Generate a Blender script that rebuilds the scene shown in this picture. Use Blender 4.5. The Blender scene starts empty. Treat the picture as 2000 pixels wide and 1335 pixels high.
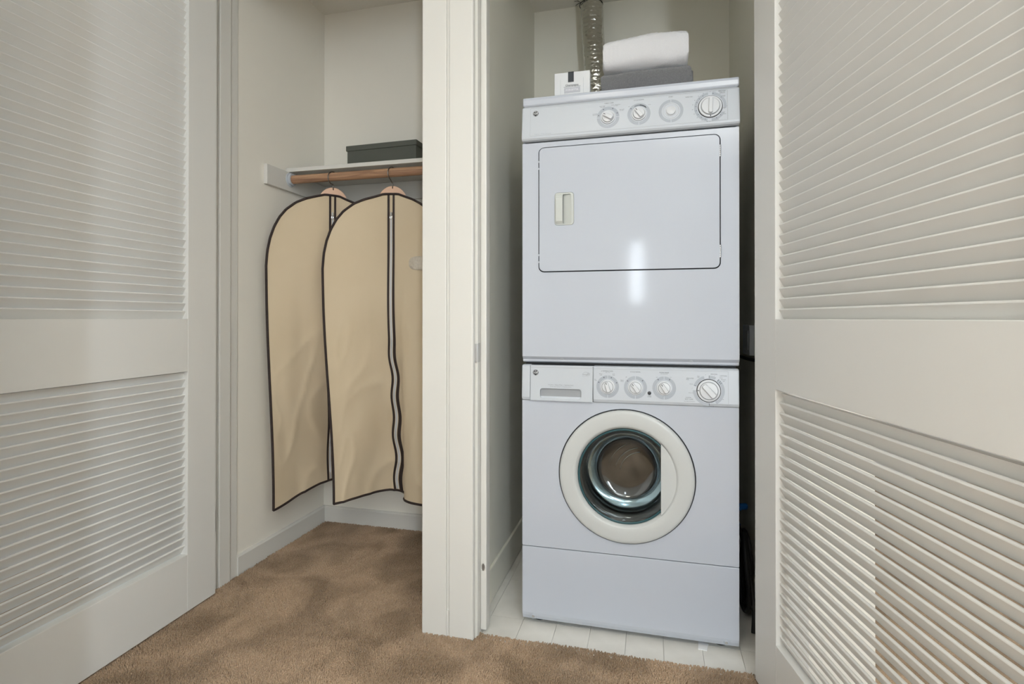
import bpy, bmesh, math, random
import numpy as np
from mathutils import Vector, Matrix, noise
from math import pi, sin, cos, radians, sqrt, atan2

rnd = random.Random(7)
SC = bpy.context.scene
COL = SC.collection

# ------------------------------------------------------------------ camera, world, lights, exposure
cam_d = bpy.data.cameras.new('camera')
cam_d.sensor_width = 36.0
cam_d.lens = 1060.0 / 2000.0 * 36.0
cam_d.clip_start = 0.02
PITCH = radians(0.25)
cam_d.shift_x = 0.0
cam_d.shift_y = -(667.5 - (621.0 - 1060.0 * math.tan(PITCH))) / 2000.0
cam = bpy.data.objects.new('camera', cam_d)
COL.objects.link(cam)
cam.location = (0, 0, 1.05)
cam.rotation_euler = (pi / 2 + PITCH, 0, radians(14.29))
SC.camera = cam

SC.view_settings.view_transform = 'Standard'
SC.view_settings.look = 'None'
SC.view_settings.gamma = 1.0
SC.view_settings.use_curve_mapping = False
SC.view_settings.exposure = 0.24
SC.cycles.max_bounces = 10
SC.cycles.diffuse_bounces = 6
SC.cycles.sample_clamp_indirect = 6.0

world = bpy.data.worlds.new('sky')
SC.world = world
world.use_nodes = True
world.node_tree.nodes['Background'].inputs[0].default_value = (0.75, 0.87, 1.0, 1)
world.node_tree.nodes['Background'].inputs[1].default_value = 1.0


def area(name, loc, target, sx, sy, power, color, spread=180):
    ld = bpy.data.lights.new(name, 'AREA')
    ld.shape = 'RECTANGLE'
    ld.size = sx
    ld.size_y = sy
    ld.energy = power
    ld.color = color
    ld.spread = radians(spread)
    o = bpy.data.objects.new(name, ld)
    COL.objects.link(o)
    o.location = loc
    d = Vector(target) - Vector(loc)
    o.rotation_euler = d.to_track_quat('-Z', 'Y').to_euler()
    return o


# daylight entering by the small window in the wall behind the photographer
area('window_daylight', (-0.14, -2.27, 1.53), (-0.14, 0, 1.45), 0.13, 0.62, 3.5, (0.84, 0.92, 1.0))
# added lamp at an invented tall window, for the left door's bright band
area('added_window_light', (1.10, -2.27, 1.40), (0.0, 1.4, 1.25), 0.20, 1.9, 40.0, (0.84, 0.92, 1.0))
# added fill lamp pointing up, its light bounced off the ceiling
area('ceiling_bounce_fill', (0.85, -0.75, 1.75), (0.85, -0.80, 3.0), 0.5, 0.5, 80.0, (0.90, 0.95, 1.0), 150)
# the ceiling fixture of the room
area('ceiling_fixture_light', (-0.35, -0.1, 2.53), (-0.35, -0.1, 0), 0.34, 0.34, 6.0, (1.0, 0.92, 0.82))

# ------------------------------------------------------------------ materials
def lin(c):
    c = c / 255.0
    return c / 12.92 if c <= 0.04045 else ((c + 0.055) / 1.055) ** 2.4


def srgb(r, g, b):
    return (lin(r), lin(g), lin(b), 1.0)


def mat(name, col, rough=0.5, metal=0.0, bump=None, var=None, spec=0.5, sheen=0.0, coat=0.0, trans=0.0, ior=1.45):
    """bump=(scale, strength, distance)  var=(scale, colour2, contrast)"""
    m = bpy.data.materials.new(name)
    m.use_nodes = True
    nt = m.node_tree
    p = nt.nodes['Principled BSDF']
    p.inputs['Base Color'].default_value = col
    p.inputs['Roughness'].default_value = rough
    p.inputs['Metallic'].default_value = metal
    p.inputs['Specular IOR Level'].default_value = spec
    p.inputs['IOR'].default_value = ior
    if sheen:
        p.inputs['Sheen Weight'].default_value = sheen
    if coat:
        p.inputs['Coat Weight'].default_value = coat
        p.inputs['Coat Roughness'].default_value = 0.03
    if trans:
        p.inputs['Transmission Weight'].default_value = trans
    tc = nt.nodes.new('ShaderNodeTexCoord')
    if bump:
        n = nt.nodes.new('ShaderNodeTexNoise')
        n.inputs['Scale'].default_value = bump[0]
        n.inputs['Detail'].default_value = 4
        nt.links.new(tc.outputs['Object'], n.inputs['Vector'])
        b = nt.nodes.new('ShaderNodeBump')
        b.inputs['Strength'].default_value = bump[1]
        b.inputs['Distance'].default_value = bump[2]
        nt.links.new(n.outputs['Fac'], b.inputs['Height'])
        nt.links.new(b.outputs['Normal'], p.inputs['Normal'])
    if var:
        n = nt.nodes.new('ShaderNodeTexNoise')
        n.inputs['Scale'].default_value = var[0]
        n.inputs['Detail'].default_value = 5
        nt.links.new(tc.outputs['Object'], n.inputs['Vector'])
        r = nt.nodes.new('ShaderNodeValToRGB')
        r.color_ramp.elements[0].position = 0.5 - var[2]
        r.color_ramp.elements[1].position = 0.5 + var[2]
        r.color_ramp.elements[0].color = col
        r.color_ramp.elements[1].color = var[1]
        nt.links.new(n.outputs['Fac'], r.inputs['Fac'])
        nt.links.new(r.outputs['Color'], p.inputs['Base Color'])
    return m


M_WALL = mat('wall_paint', srgb(234, 231, 222), 0.65, bump=(260, 0.12, 0.0006))
M_ROOM = mat('room_paint', srgb(233, 233, 231), 0.65, bump=(260, 0.12, 0.0006))
M_LWALL = mat('laundry_paint', srgb(228, 226, 214), 0.5, bump=(260, 0.12, 0.0006))
M_CEIL = mat('ceiling_paint', srgb(222, 220, 213), 0.8, bump=(200, 0.12, 0.0006))
M_TRIM = mat('trim_paint', srgb(213, 212, 207), 0.36, bump=(60, 0.05, 0.0006))
M_DOOR = mat('door_paint', srgb(219, 219, 216), 0.38, bump=(45, 0.05, 0.0006))
M_ENAMEL = mat('white_enamel', srgb(184, 190, 200), 0.09, coat=0.0, bump=(220, 0.015, 0.0003))
M_PLASTIC = mat('white_plastic', srgb(189, 195, 202), 0.28)
M_PLATE = mat('console_overlay', srgb(222, 226, 231), 0.16)
M_KNOB = mat('knob_plastic', srgb(205, 208, 212), 0.3)
M_RINGW = mat('ring_plastic', srgb(192, 195, 194), 0.28)
M_HANDLE = mat('handle_plastic', srgb(190, 194, 190), 0.35)
M_GREYPRINT = mat('grey_print', srgb(166, 172, 181), 0.25)
M_INK = mat('dark_ink', srgb(66, 70, 78), 0.4)
M_INKD = mat('black_ink', srgb(45, 48, 54), 0.4)
M_SEAM = mat('seam_dark', srgb(40, 42, 46), 0.7)
M_SEAMG = mat('seam_grey', srgb(150, 154, 158), 0.5)
M_SEAMF = mat('faint_ink', srgb(128, 133, 140), 0.5)
M_BLACK = mat('black_rubber', srgb(26, 27, 27), 0.6)
M_WIRE = mat('hook_wire', (0.22, 0.21, 0.20, 1), 0.25, 1.0)
M_CHROME = mat('chrome', (0.75, 0.76, 0.78, 1), 0.12, 1.0)
M_STEEL = mat('brushed_steel', (0.50, 0.50, 0.50, 1), 0.35, 1.0)
M_DRUM = mat('drum_steel', srgb(134, 112, 102), 0.42, 1.0, bump=(25, 0.15, 0.002))
M_GASKET = mat('teal_gasket', srgb(40, 78, 84), 0.3)
M_GASK2 = mat('dark_gasket', srgb(20, 24, 26), 0.3)
M_GLASS = mat('bowl_glass', (0.60, 0.70, 0.73, 1), 0.0, trans=1.0, ior=1.65)
M_BAG = mat('beige_canvas', srgb(208, 192, 165), 0.8, bump=(900, 0.15, 0.0004), var=(3.0, srgb(201, 184, 155), 0.25), sheen=0.1)
M_BIND = mat('brown_binding', srgb(47, 36, 34), 0.7)
M_ZIP = mat('white_zipper', srgb(212, 212, 212), 0.5)
M_CLEAR = mat('clear_plastic', srgb(196, 186, 170), 0.06, coat=1.0, bump=(50, 1.0, 0.012))
M_HANGER = mat('hanger_wood', srgb(222, 186, 160), 0.4, var=(30, srgb(208, 168, 140), 0.3))
M_BOX = mat('charcoal_card', srgb(84, 87, 80), 0.6, bump=(500, 0.15, 0.0004))
M_TOWELW = mat('white_terry', srgb(212, 213, 216), 0.95, bump=(420, 0.6, 0.003), sheen=0.2)
M_TOWELG = mat('grey_terry', srgb(116, 117, 119), 0.95, bump=(420, 0.8, 0.003), var=(260, srgb(104, 105, 107), 0.15), sheen=0.25)
M_FOIL = mat('foil', (0.72, 0.72, 0.68, 1), 0.24, 1.0, bump=(60, 0.5, 0.005))
M_SOAP = mat('soap_card', srgb(206, 209, 212), 0.45)
M_RIBBON = mat('black_ribbon', srgb(42, 48, 54), 0.5)
M_SILVER = mat('silver_label', srgb(176, 178, 186), 0.4)
M_BLUE = mat('blue_plastic', srgb(24, 96, 160), 0.4)
M_PAPER = mat('paper', srgb(240, 242, 244), 0.5)


def wood_mat():
    m = mat('rod_wood', srgb(190, 140, 98), 0.45)
    nt = m.node_tree
    p = nt.nodes['Principled BSDF']
    tc = nt.nodes.new('ShaderNodeTexCoord')
    mp = nt.nodes.new('ShaderNodeMapping')
    mp.inputs['Scale'].default_value = (1.6, 26, 26)
    n = nt.nodes.new('ShaderNodeTexNoise')
    n.inputs['Scale'].default_value = 3.0
    n.inputs['Detail'].default_value = 6
    n.inputs['Distortion'].default_value = 0.6
    r = nt.nodes.new('ShaderNodeValToRGB')
    r.color_ramp.elements[0].position = 0.35
    r.color_ramp.elements[1].position = 0.68
    r.color_ramp.elements[0].color = srgb(140, 106, 84)
    r.color_ramp.elements[1].color = srgb(190, 152, 120)
    nt.links.new(tc.outputs['Object'], mp.inputs[0])
    nt.links.new(mp.outputs[0], n.inputs['Vector'])
    nt.links.new(n.outputs['Fac'], r.inputs['Fac'])
    nt.links.new(r.outputs[0], p.inputs['Base Color'])
    return m


M_ROD = wood_mat()


def carpet_mat():
    m = mat('carpet_pile', srgb(176, 148, 120), 0.95, sheen=0.15)
    nt = m.node_tree
    p = nt.nodes['Principled BSDF']
    tc = nt.nodes.new('ShaderNodeTexCoord')
    n1 = nt.nodes.new('ShaderNodeTexNoise'); n1.inputs['Scale'].default_value = 260
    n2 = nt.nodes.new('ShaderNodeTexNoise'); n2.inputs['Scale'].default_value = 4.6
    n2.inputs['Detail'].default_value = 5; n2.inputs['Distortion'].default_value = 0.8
    for n in (n1, n2):
        nt.links.new(tc.outputs['Object'], n.inputs['Vector'])
    r1 = nt.nodes.new('ShaderNodeValToRGB')
    r1.color_ramp.elements[0].position = 0.3; r1.color_ramp.elements[1].position = 0.7
    r1.color_ramp.elements[0].color = srgb(160, 134, 108)
    r1.color_ramp.elements[1].color = srgb(198, 172, 144)
    r2 = nt.nodes.new('ShaderNodeValToRGB')  # nap shading painted into the pile colour as darker patches
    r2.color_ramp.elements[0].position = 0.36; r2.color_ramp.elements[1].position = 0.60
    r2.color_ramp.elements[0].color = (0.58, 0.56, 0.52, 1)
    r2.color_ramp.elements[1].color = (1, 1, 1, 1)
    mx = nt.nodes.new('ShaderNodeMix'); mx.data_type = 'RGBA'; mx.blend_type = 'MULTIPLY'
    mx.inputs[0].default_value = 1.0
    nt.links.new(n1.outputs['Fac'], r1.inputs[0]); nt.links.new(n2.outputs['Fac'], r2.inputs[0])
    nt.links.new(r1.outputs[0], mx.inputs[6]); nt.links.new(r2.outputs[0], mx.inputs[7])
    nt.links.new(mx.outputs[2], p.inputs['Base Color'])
    return m


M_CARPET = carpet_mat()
M_TILE = mat('vinyl_tile', srgb(232, 230, 224), 0.32, var=(9, srgb(216, 214, 207), 0.22), bump=(30, 0.05, 0.001))
M_GROUT = mat('tile_joint', srgb(165, 160, 150), 0.7)
M_GLOW = bpy.data.materials.new('daylit_pane')
M_GLOW.use_nodes = True
_p = M_GLOW.node_tree.nodes['Principled BSDF']
_p.inputs['Base Color'].default_value = (0.1, 0.1, 0.1, 1)
_p.inputs['Emission Color'].default_value = (0.82, 0.92, 1.0, 1)
_p.inputs['Emission Strength'].default_value = 1.0
M_LAMP = bpy.data.materials.new('lit_diffuser')
M_LAMP.use_nodes = True
_p = M_LAMP.node_tree.nodes['Principled BSDF']
_p.inputs['Emission Color'].default_value = (1.0, 0.85, 0.68, 1)
_p.inputs['Emission Strength'].default_value = 6.0


# ------------------------------------------------------------------ mesh helpers
class MB:
    def __init__(self):
        self.v = []
        self.f = []

    def add(self, vs, fs):
        k = len(self.v)
        self.v += [tuple(p) for p in vs]
        self.f += [tuple(i + k for i in f) for f in fs]
        return self

    def box(self, x0, x1, y0, y1, z0, z1):
        vs = [(x, y, z) for z in (z0, z1) for y in (y0, y1) for x in (x0, x1)]
        return self.add(vs, [(0, 2, 3, 1), (4, 5, 7, 6), (0, 1, 5, 4), (1, 3, 7, 5), (3, 2, 6, 7), (2, 0, 4, 6)])

    def prism(self, poly, a0, a1, axis='x'):
        """poly in the plane across axis; x:(y,z) y:(x,z) z:(x,y)"""
        n = len(poly)
        def P(p, a):
            return {'x': (a, p[0], p[1]), 'y': (p[0], a, p[1]), 'z': (p[0], p[1], a)}[axis]
        vs = [P(p, a0) for p in poly] + [P(p, a1) for p in poly]
        fs = [tuple(range(n))[::-1], tuple(range(n, 2 * n))]
        fs += [(i, (i + 1) % n, n + (i + 1) % n, n + i) for i in range(n)]
        return self.add(vs, fs)

    def tube(self, path, r, seg=12, caps=True, closed=False, flat=1.0):
        pts = [Vector(p) for p in path]
        n = len(pts)
        rings = []
        up = None
        for i, p in enumerate(pts):
            if closed:
                t = pts[(i + 1) % n] - pts[(i - 1) % n]
            else:
                t = pts[min(i + 1, n - 1)] - pts[max(i - 1, 0)]
            t.normalize()
            if up is None:
                a = Vector((0, 0, 1)) if abs(t.z) < 0.9 else Vector((0, 1, 0))
                up = (a - t * a.dot(t)).normalized()
            else:
                up = (up - t * up.dot(t)).normalized()
            s = t.cross(up)
            rr = r[i] if hasattr(r, '__len__') else r
            rings.append([p + up * cos(2 * pi * k / seg) * rr * flat + s * sin(2 * pi * k / seg) * rr for k in range(seg)])
        vs = [q for ring in rings for q in ring]
        fs = []
        for i in range(n - 1 + (1 if closed else 0)):
            j = (i + 1) % n
            for k in range(seg):
                k2 = (k + 1) % seg
                fs.append((i * seg + k, i * seg + k2, j * seg + k2, j * seg + k))
        if caps and not closed:
            fs.append(tuple(range(seg))[::-1])
            fs.append(tuple(range((n - 1) * seg, n * seg)))
        return self.add(vs, fs)

    def lathe(self, prof, cx, cz, y0, seg=48, shear=0.0, cap=False):
        """axis along -Y (towards the viewer); prof = (radius, outward) pairs"""
        n = len(prof)
        vs = []
        for r, d in prof:
            for k in range(seg):
                a = 2 * pi * k / seg
                z = cz + r * sin(a)
                vs.append((cx + r * cos(a), y0 - d + shear * (z - cz), z))
        fs = []
        for i in range(n - 1):
            for k in range(seg):
                k2 = (k + 1) % seg
                fs.append((i * seg + k, i * seg + k2, (i + 1) * seg + k2, (i + 1) * seg + k))
        if cap:
            fs.append(tuple(range((n - 1) * seg, n * seg)))
        return self.add(vs, fs)

    def sector(self, cx, cz, y0, r0, r1, a0, a1, d=0.0006, shear=0.0, seg=40):
        """flat ring sector seen from -Y, degrees counter-clockwise from +x"""
        n = max(2, int(seg * abs(a1 - a0) / 360))
        vs = []
        for dd in (0.0, d):
            for i in range(n + 1):
                a = radians(a0 + (a1 - a0) * i / n)
                for r in (r0, r1):
                    z = cz + r * sin(a)
                    vs.append((cx + r * cos(a), y0 - dd + shear * (z - cz), z))
        m = 2 * (n + 1)
        fs = []
        for i in range(n):
            b = 2 * i
            fs.append((m + b, m + b + 1, m + b + 3, m + b + 2))
            fs.append((b, m + b, m + b + 2, b + 2))
            fs.append((b + 1, b + 3, m + b + 3, m + b + 1))
        fs.append((0, 1, m + 1, m)); e = 2 * n
        fs.append((e, m + e, m + e + 1, e + 1))
        return self.add(vs, fs)


def rrect(x0, x1, z0, z1, r, n=6):
    pts = []
    for cx, cz, a in ((x1 - r, z1 - r, 0), (x0 + r, z1 - r, 90), (x0 + r, z0 + r, 180), (x1 - r, z0 + r, 270)):
        for i in range(n + 1):
            t = radians(a + 90 * i / n)
            pts.append((cx + r * cos(t), cz + r * sin(t)))
    return pts


def circle(cx, cz, r, n=64):
    return [(cx + r * cos(2 * pi * i / n), cz + r * sin(2 * pi * i / n)) for i in range(n)]


def plate(outer, holes, y_front, th, slope=lambda z: 0.0):
    """plate in the XZ plane with holes, front at y_front, thickness th to +Y"""
    bm = bmesh.new()
    edges = []
    for loop in [outer] + holes:
        vs = [bm.verts.new((p[0], y_front, p[1])) for p in loop]
        for i in range(len(vs)):
            edges.append(bm.edges.new((vs[i], vs[(i + 1) % len(vs)])))
    bmesh.ops.triangle_fill(bm, use_beauty=True, edges=edges, normal=(0, -1, 0))
    r = bmesh.ops.extrude_face_region(bm, geom=bm.faces[:])
    for e in r['geom']:
        if isinstance(e, bmesh.types.BMVert):
            e.co.y += th
    bmesh.ops.recalc_face_normals(bm, faces=bm.faces[:])
    for v in bm.verts:
        v.co.y += slope(v.co.z)
    mb = MB()
    bm.verts.index_update()
    mb.add([tuple(v.co) for v in bm.verts], [tuple(v.index for v in f.verts) for f in bm.faces])
    bm.free()
    return mb


def mesh_of(name, mb, m):
    me = bpy.data.meshes.new(name)
    me.from_pydata(mb.v, [], mb.f)
    me.validate()
    bm = bmesh.new()
    bm.from_mesh(me)
    bmesh.ops.recalc_face_normals(bm, faces=bm.faces[:])
    bm.to_mesh(me)
    bm.free()
    me.materials.append(m)
    return me


def origin(o):
    v = Vector((0, 0, 0))
    while o is not None:
        v += o.location
        o = o.parent
    return v


def obj(name, mb, m, parent=None, local=False, bevel=0.0, smooth=False, loc=None, seg=2, angle=35):
    """one mesh object; coordinates are world ones unless local=True"""
    if isinstance(mb, bpy.types.Mesh):
        me = mb
    else:
        base = Vector(loc) if loc is not None else (origin(parent) if (parent is not None and not local) else Vector((0, 0, 0)))
        if base.length > 0:
            pb = origin(parent) if (loc is not None and parent is not None) else Vector((0, 0, 0))
            mb.v = [(p[0] - base.x, p[1] - base.y, p[2] - base.z) for p in mb.v]
        me = mesh_of(name, mb, m)
    o = bpy.data.objects.new(name, me)
    COL.objects.link(o)
    if loc is not None:
        o.location = Vector(loc) - (origin(parent) if parent is not None else Vector((0, 0, 0)))
    if parent is not None:
        o.parent = parent
    if smooth:
        me.polygons.foreach_set('use_smooth', [True] * len(me.polygons))
        if smooth == 'auto':
            me.set_sharp_from_angle(angle=radians(angle))
    if bevel:
        b = o.modifiers.new('bevel', 'BEVEL')
        b.width = bevel
        b.segments = seg
        b.limit_method = 'ANGLE'
        b.angle_limit = radians(40)
        b.harden_normals = False
    return o


def tag(o, label, cat, group=None, kind=None):
    o['label'] = label
    o['category'] = cat
    if group:
        o['group'] = group
    if kind:
        o['kind'] = kind
    return o


def thing(name, label, cat, loc, rotz=0, group=None, kind=None):
    o = bpy.data.objects.new(name, None)
    COL.objects.link(o)
    o.location = [float(c) for c in loc]
    o.rotation_euler = (0, 0, rotz)
    o.empty_display_size = 0.1
    return tag(o, label, cat, group, kind)


def struct(name, mb, m, bevel=0.0, label=None, cat=None, **k):
    o = obj(name, mb, m, bevel=bevel, **k)
    o['kind'] = 'structure'
    if label:
        o['label'] = label
    if cat:
        o['category'] = cat
    return o


def text_mb(mb, s, x, z, size, y, shear=0.0, align='CENTER', italic=0.0, z_ref=None, depth=0.0004):
    """flat lettering on a plane facing -Y, centre (x,z), height about size"""
    cu = bpy.data.curves.new('t', 'FONT')
    cu.body = s
    cu.size = size * 1.38
    cu.align_x = align
    cu.align_y = 'CENTER'
    cu.shear = italic
    cu.resolution_u = 2
    o = bpy.data.objects.new('t', cu)
    COL.objects.link(o)
    dg = bpy.context.evaluated_depsgraph_get()
    me = bpy.data.meshes.new_from_object(o.evaluated_get(dg))
    zr = z if z_ref is None else z_ref
    vs = []
    for v in me.vertices:
        zz = z + v.co.y
        vs.append((x + v.co.x, y - depth + shear * (zz - zr), zz))
    mb.add(vs, [tuple(p.vertices) for p in me.polygons])
    bpy.data.objects.remove(o)
    bpy.data.curves.remove(cu)
    bpy.data.meshes.remove(me)


# ------------------------------------------------------------------ the room
CEIL = 2.625
FY0, FY1 = 1.70, 1.871          # front wall thickness
HEAD = 2.42                     # head of both openings
# floor
TILE_Y = 1.716
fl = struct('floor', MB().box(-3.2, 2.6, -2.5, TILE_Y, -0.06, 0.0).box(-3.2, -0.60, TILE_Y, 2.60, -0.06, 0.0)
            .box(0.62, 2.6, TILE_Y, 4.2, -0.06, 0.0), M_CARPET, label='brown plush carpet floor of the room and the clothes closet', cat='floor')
obj('tile_bed', MB().box(-0.60, 0.62, TILE_Y, 2.80, -0.06, -0.004), M_GROUT, fl)
# vinyl tiles of the laundry closet
xs = [-0.581, -0.545, -0.4285, -0.311, -0.196, -0.078, 0.040, 0.1585, 0.275, 0.363]
ys = [TILE_Y - 0.012, 1.845, 2.120, 2.395, 2.670, 2.735]
tile_cache = {}
for i in range(len(xs) - 1):
    for j in range(len(ys) - 1):
        w, h = xs[i + 1] - xs[i], ys[j + 1] - ys[j]
        key = (round(w, 4), round(h, 4))
        if key not in tile_cache:
            mbt = MB().box(-w / 2 + 0.0005, w / 2 - 0.0005, -h / 2 + 0.0005, h / 2 - 0.0005, -0.004, 0.0015)
            tile_cache[key] = mesh_of('tile', mbt, M_TILE)
        o = bpy.data.objects.new('tile', tile_cache[key])
        COL.objects.link(o)
        o.parent = fl
        o.location = ((xs[i] + xs[i + 1]) / 2, (ys[j] + ys[j + 1]) / 2, rnd.uniform(-0.0003, 0.0003))


def carpet_pile():
    V = []; F = []
    sp = 0.0043
    regions = [(-1.60, 0.62, 0.85, TILE_Y + 0.004), (-1.628, -0.742, TILE_Y + 0.004, 2.478)]
    vs = []
    for x0, x1, y0, y1 in regions:
        nx = int((x1 - x0) / sp); ny = int((y1 - y0) / sp)
        gx, gy = np.meshgrid(np.linspace(x0, x1, nx), np.linspace(y0, y1, ny))
        p = np.stack([gx.ravel(), gy.ravel()], 1)
        vs.append(p)
    P = np.concatenate(vs)
    rs = np.random.RandomState(3)
    P = P + rs.uniform(-0.5, 0.5, P.shape) * sp
    # keep clear of the partition, jambs and front wall
    bad = (P[:, 1] > 1.682) & (P[:, 0] > -0.738) & (P[:, 0] < -0.553)
    bad |= (P[:, 1] > 1.70) & (P[:, 0] > 0.325)
    bad |= (P[:, 1] > 1.69) & (P[:, 0] < -1.622)
    P = P[~bad]
    N = len(P)
    lean = np.zeros((N, 2)); hv = np.zeros(N)
    for i in range(N):
        x, y = P[i]
        a = noise.noise(Vector((x * 4.5, y * 4.5, 1.3))) * 5.0
        b = noise.noise(Vector((x * 60, y * 60, 4.0))) * 3.0
        lean[i] = (cos(a) * 0.6 + cos(b * 3) * 0.7, sin(a) * 0.6 + sin(b * 3) * 0.7)
        hv[i] = noise.noise(Vector((x * 90, y * 90, 9.0)))
    h = 0.0075 + 0.002 * hv + rs.uniform(-0.0012, 0.0012, N)
    tip = P + lean * 0.0036 + rs.uniform(-0.0012, 0.0012, (N, 2))
    r = 0.0031
    ang = rs.uniform(0, 2 * pi, N)
    verts = np.zeros((N, 6, 3))
    for k in range(3):
        a = ang + k * 2 * pi / 3
        verts[:, k, 0] = P[:, 0] + np.cos(a) * r
        verts[:, k, 1] = P[:, 1] + np.sin(a) * r
        verts[:, k, 2] = -0.001
        verts[:, 3 + k, 0] = tip[:, 0] + np.cos(a) * r * 0.62
        verts[:, 3 + k, 1] = tip[:, 1] + np.sin(a) * r * 0.62
        verts[:, 3 + k, 2] = h
    me = bpy.data.meshes.new('carpet_pile')
    base = np.arange(N)[:, None] * 6
    quads = np.concatenate([base + np.array([[0, 1, 4, 3]]), base + np.array([[1, 2, 5, 4]]), base + np.array([[2, 0, 3, 5]])])
    tris = base + np.array([[3, 4, 5]])
    me.vertices.add(N * 6)
    me.vertices.foreach_set('co', verts.ravel())
    nq, ntr = len(quads), len(tris)
    me.loops.add(nq * 4 + ntr * 3)
    me.loops.foreach_set('vertex_index', np.concatenate([quads.ravel(), tris.ravel()]))
    me.polygons.add(nq + ntr)
    ls = np.concatenate([np.arange(nq) * 4, nq * 4 + np.arange(ntr) * 3])
    me.polygons.foreach_set('loop_start', ls)
    me.update(calc_edges=True)
    me.validate()
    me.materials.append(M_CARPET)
    o = bpy.data.objects.new('carpet_pile', me)
    COL.objects.link(o)
    o.parent = fl
    o['kind'] = 'stuff'


carpet_pile()

# walls of the closets
struct('wall_left', MB().box(-1.76, -1.64, FY1, 2.60, 0, CEIL), M_WALL)
struct('wall_back', MB().box(-1.76, -0.66, 2.488, 2.60, 0, CEIL), M_WALL)
struct('wall_partition', MB().box(-0.71, -0.6401, FY0 + 0.01, 2.75, 0, CEIL), M_WALL)
struct('wall_laundry_left', MB().box(-0.64, -0.578, FY0 + 0.01, 2.75, 0, CEIL), M_LWALL)
struct('wall_laundry_back', MB().box(-0.64, 0.44, 2.735, 2.85, 0, CEIL), M_LWALL)
struct('wall_laundry_right', MB().box(0.363, 0.44, FY1, 2.85, 0, CEIL), M_LWALL)
# front wall: left of the closet, over the heads, right of the laundry closet
struct('wall_front', MB().box(-3.2, -1.65, FY0, FY1, 0, CEIL).box(-1.65, 0.36, FY0, FY1, HEAD + 0.02, CEIL)
       .box(0.36, 0.60, FY0, FY1, 0, CEIL), M_WALL)
struct('wall_hall', MB().box(0.52, 0.60, FY1, 4.2, 0, CEIL).box(0.60, 2.6, 4.1, 4.2, 0, CEIL), M_ROOM)
struct('wall_right', MB().box(2.2, 2.3, -2.4, 4.2, 0, CEIL), M_ROOM)
struct('wall_occluder', MB().box(-1.95, -1.192, -2.3, 0.72, 0, CEIL), M_ROOM)  # unseen wall, its corner set to cut the daylight on the left door
# back wall with two openings: the narrow window and a tall one added for its light
WB = -2.30
struct('wall_rear', MB().box(-1.95, -0.21, WB - 0.12, WB, 0, CEIL).box(-0.21, -0.07, WB - 0.12, WB, 0, 1.21)
       .box(-0.21, -0.07, WB - 0.12, WB, 1.85, CEIL).box(-0.07, 1.00, WB - 0.12, WB, 0, CEIL)
       .box(1.00, 1.20, WB - 0.12, WB, 2.36, CEIL).box(1.00, 1.20, WB - 0.12, WB, 0, 0.44)
       .box(1.20, 2.3, WB - 0.12, WB, 0, CEIL), M_ROOM)
w = struct('window_1', MB().box(-0.23, -0.21, WB - 0.02, WB + 0.02, 1.19, 1.87).box(-0.07, -0.05, WB - 0.02, WB + 0.02, 1.19, 1.87)
           .box(-0.21, -0.07, WB - 0.02, WB + 0.02, 1.85, 1.87).box(-0.21, -0.07, WB - 0.02, WB + 0.02, 1.19, 1.21), M_TRIM)
obj('pane', MB().box(-0.21, -0.07, WB - 0.06, WB - 0.05, 1.21, 1.85), M_GLOW, w)
w = struct('added_window', MB().box(0.98, 1.00, WB - 0.02, WB + 0.02, 0.42, 2.38).box(1.20, 1.22, WB - 0.02, WB + 0.02, 0.42, 2.38)
           .box(1.00, 1.20, WB - 0.02, WB + 0.02, 2.36, 2.38).box(1.00, 1.20, WB - 0.02, WB + 0.02, 0.42, 0.44), M_TRIM)
obj('pane', MB().box(1.00, 1.20, WB - 0.06, WB - 0.05, 0.44, 2.36), M_GLOW, w)
struct('ceiling', MB().box(-3.2, 2.6, -2.5, FY1, CEIL, CEIL + 0.08).box(-1.76, -0.64, FY1, 2.60, CEIL, CEIL + 0.08)
       .box(-0.64, 0.44, FY1, 2.85, CEIL, CEIL + 0.08).box(0.44, 2.6, FY1, 4.2, CEIL, CEIL + 0.08), M_CEIL)
t = thing('ceiling_light', 'round flush ceiling light of the room in front of the closets', 'ceiling light', (-0.35, -0.1, CEIL))
def vlathe(mb, prof, cx, cy, seg=40):
    vs = [(cx + r * cos(2 * pi * k / seg), cy + r * sin(2 * pi * k / seg), z) for r, z in prof for k in range(seg)]
    fs = [(i * seg + k, i * seg + (k + 1) % seg, (i + 1) * seg + (k + 1) % seg, (i + 1) * seg + k) for i in range(len(prof) - 1) for k in range(seg)]
    return mb.add(vs, fs)
obj('base_ring', vlathe(MB(), [(0.001, CEIL), (0.20, CEIL), (0.20, CEIL - 0.02), (0.185, CEIL - 0.02)], -0.35, -0.1), M_TRIM, t, smooth='auto')
obj('diffuser', vlathe(MB(), [(0.185, CEIL - 0.02), (0.17, CEIL - 0.05), (0.11, CEIL - 0.075), (0.001, CEIL - 0.085)], -0.35, -0.1), M_LAMP, t, smooth=True)

# baseboards
struct('baseboard_left', MB().prism([(-1.64, 0.0), (-1.626, 0.0), (-1.626, 0.076), (-1.632, 0.084), (-1.64, 0.084)], FY1 - 0.001, 2.488, 'y'), M_TRIM)
struct('baseboard_back', MB().prism([(2.488, 0.0), (2.488, 0.084), (2.480, 0.084), (2.474, 0.076), (2.474, 0.0)], -1.626, -0.71, 'x'), M_TRIM)
struct('baseboard_laundry', MB().box(-0.578, -0.567, FY1, 2.735, 0.004, 0.130), M_LWALL, bevel=0.003)
struct('baseboard_right', MB().box(0.352, 0.363, FY1, 2.735, 0.004, 0.130), M_LWALL, bevel=0.003)

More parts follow.
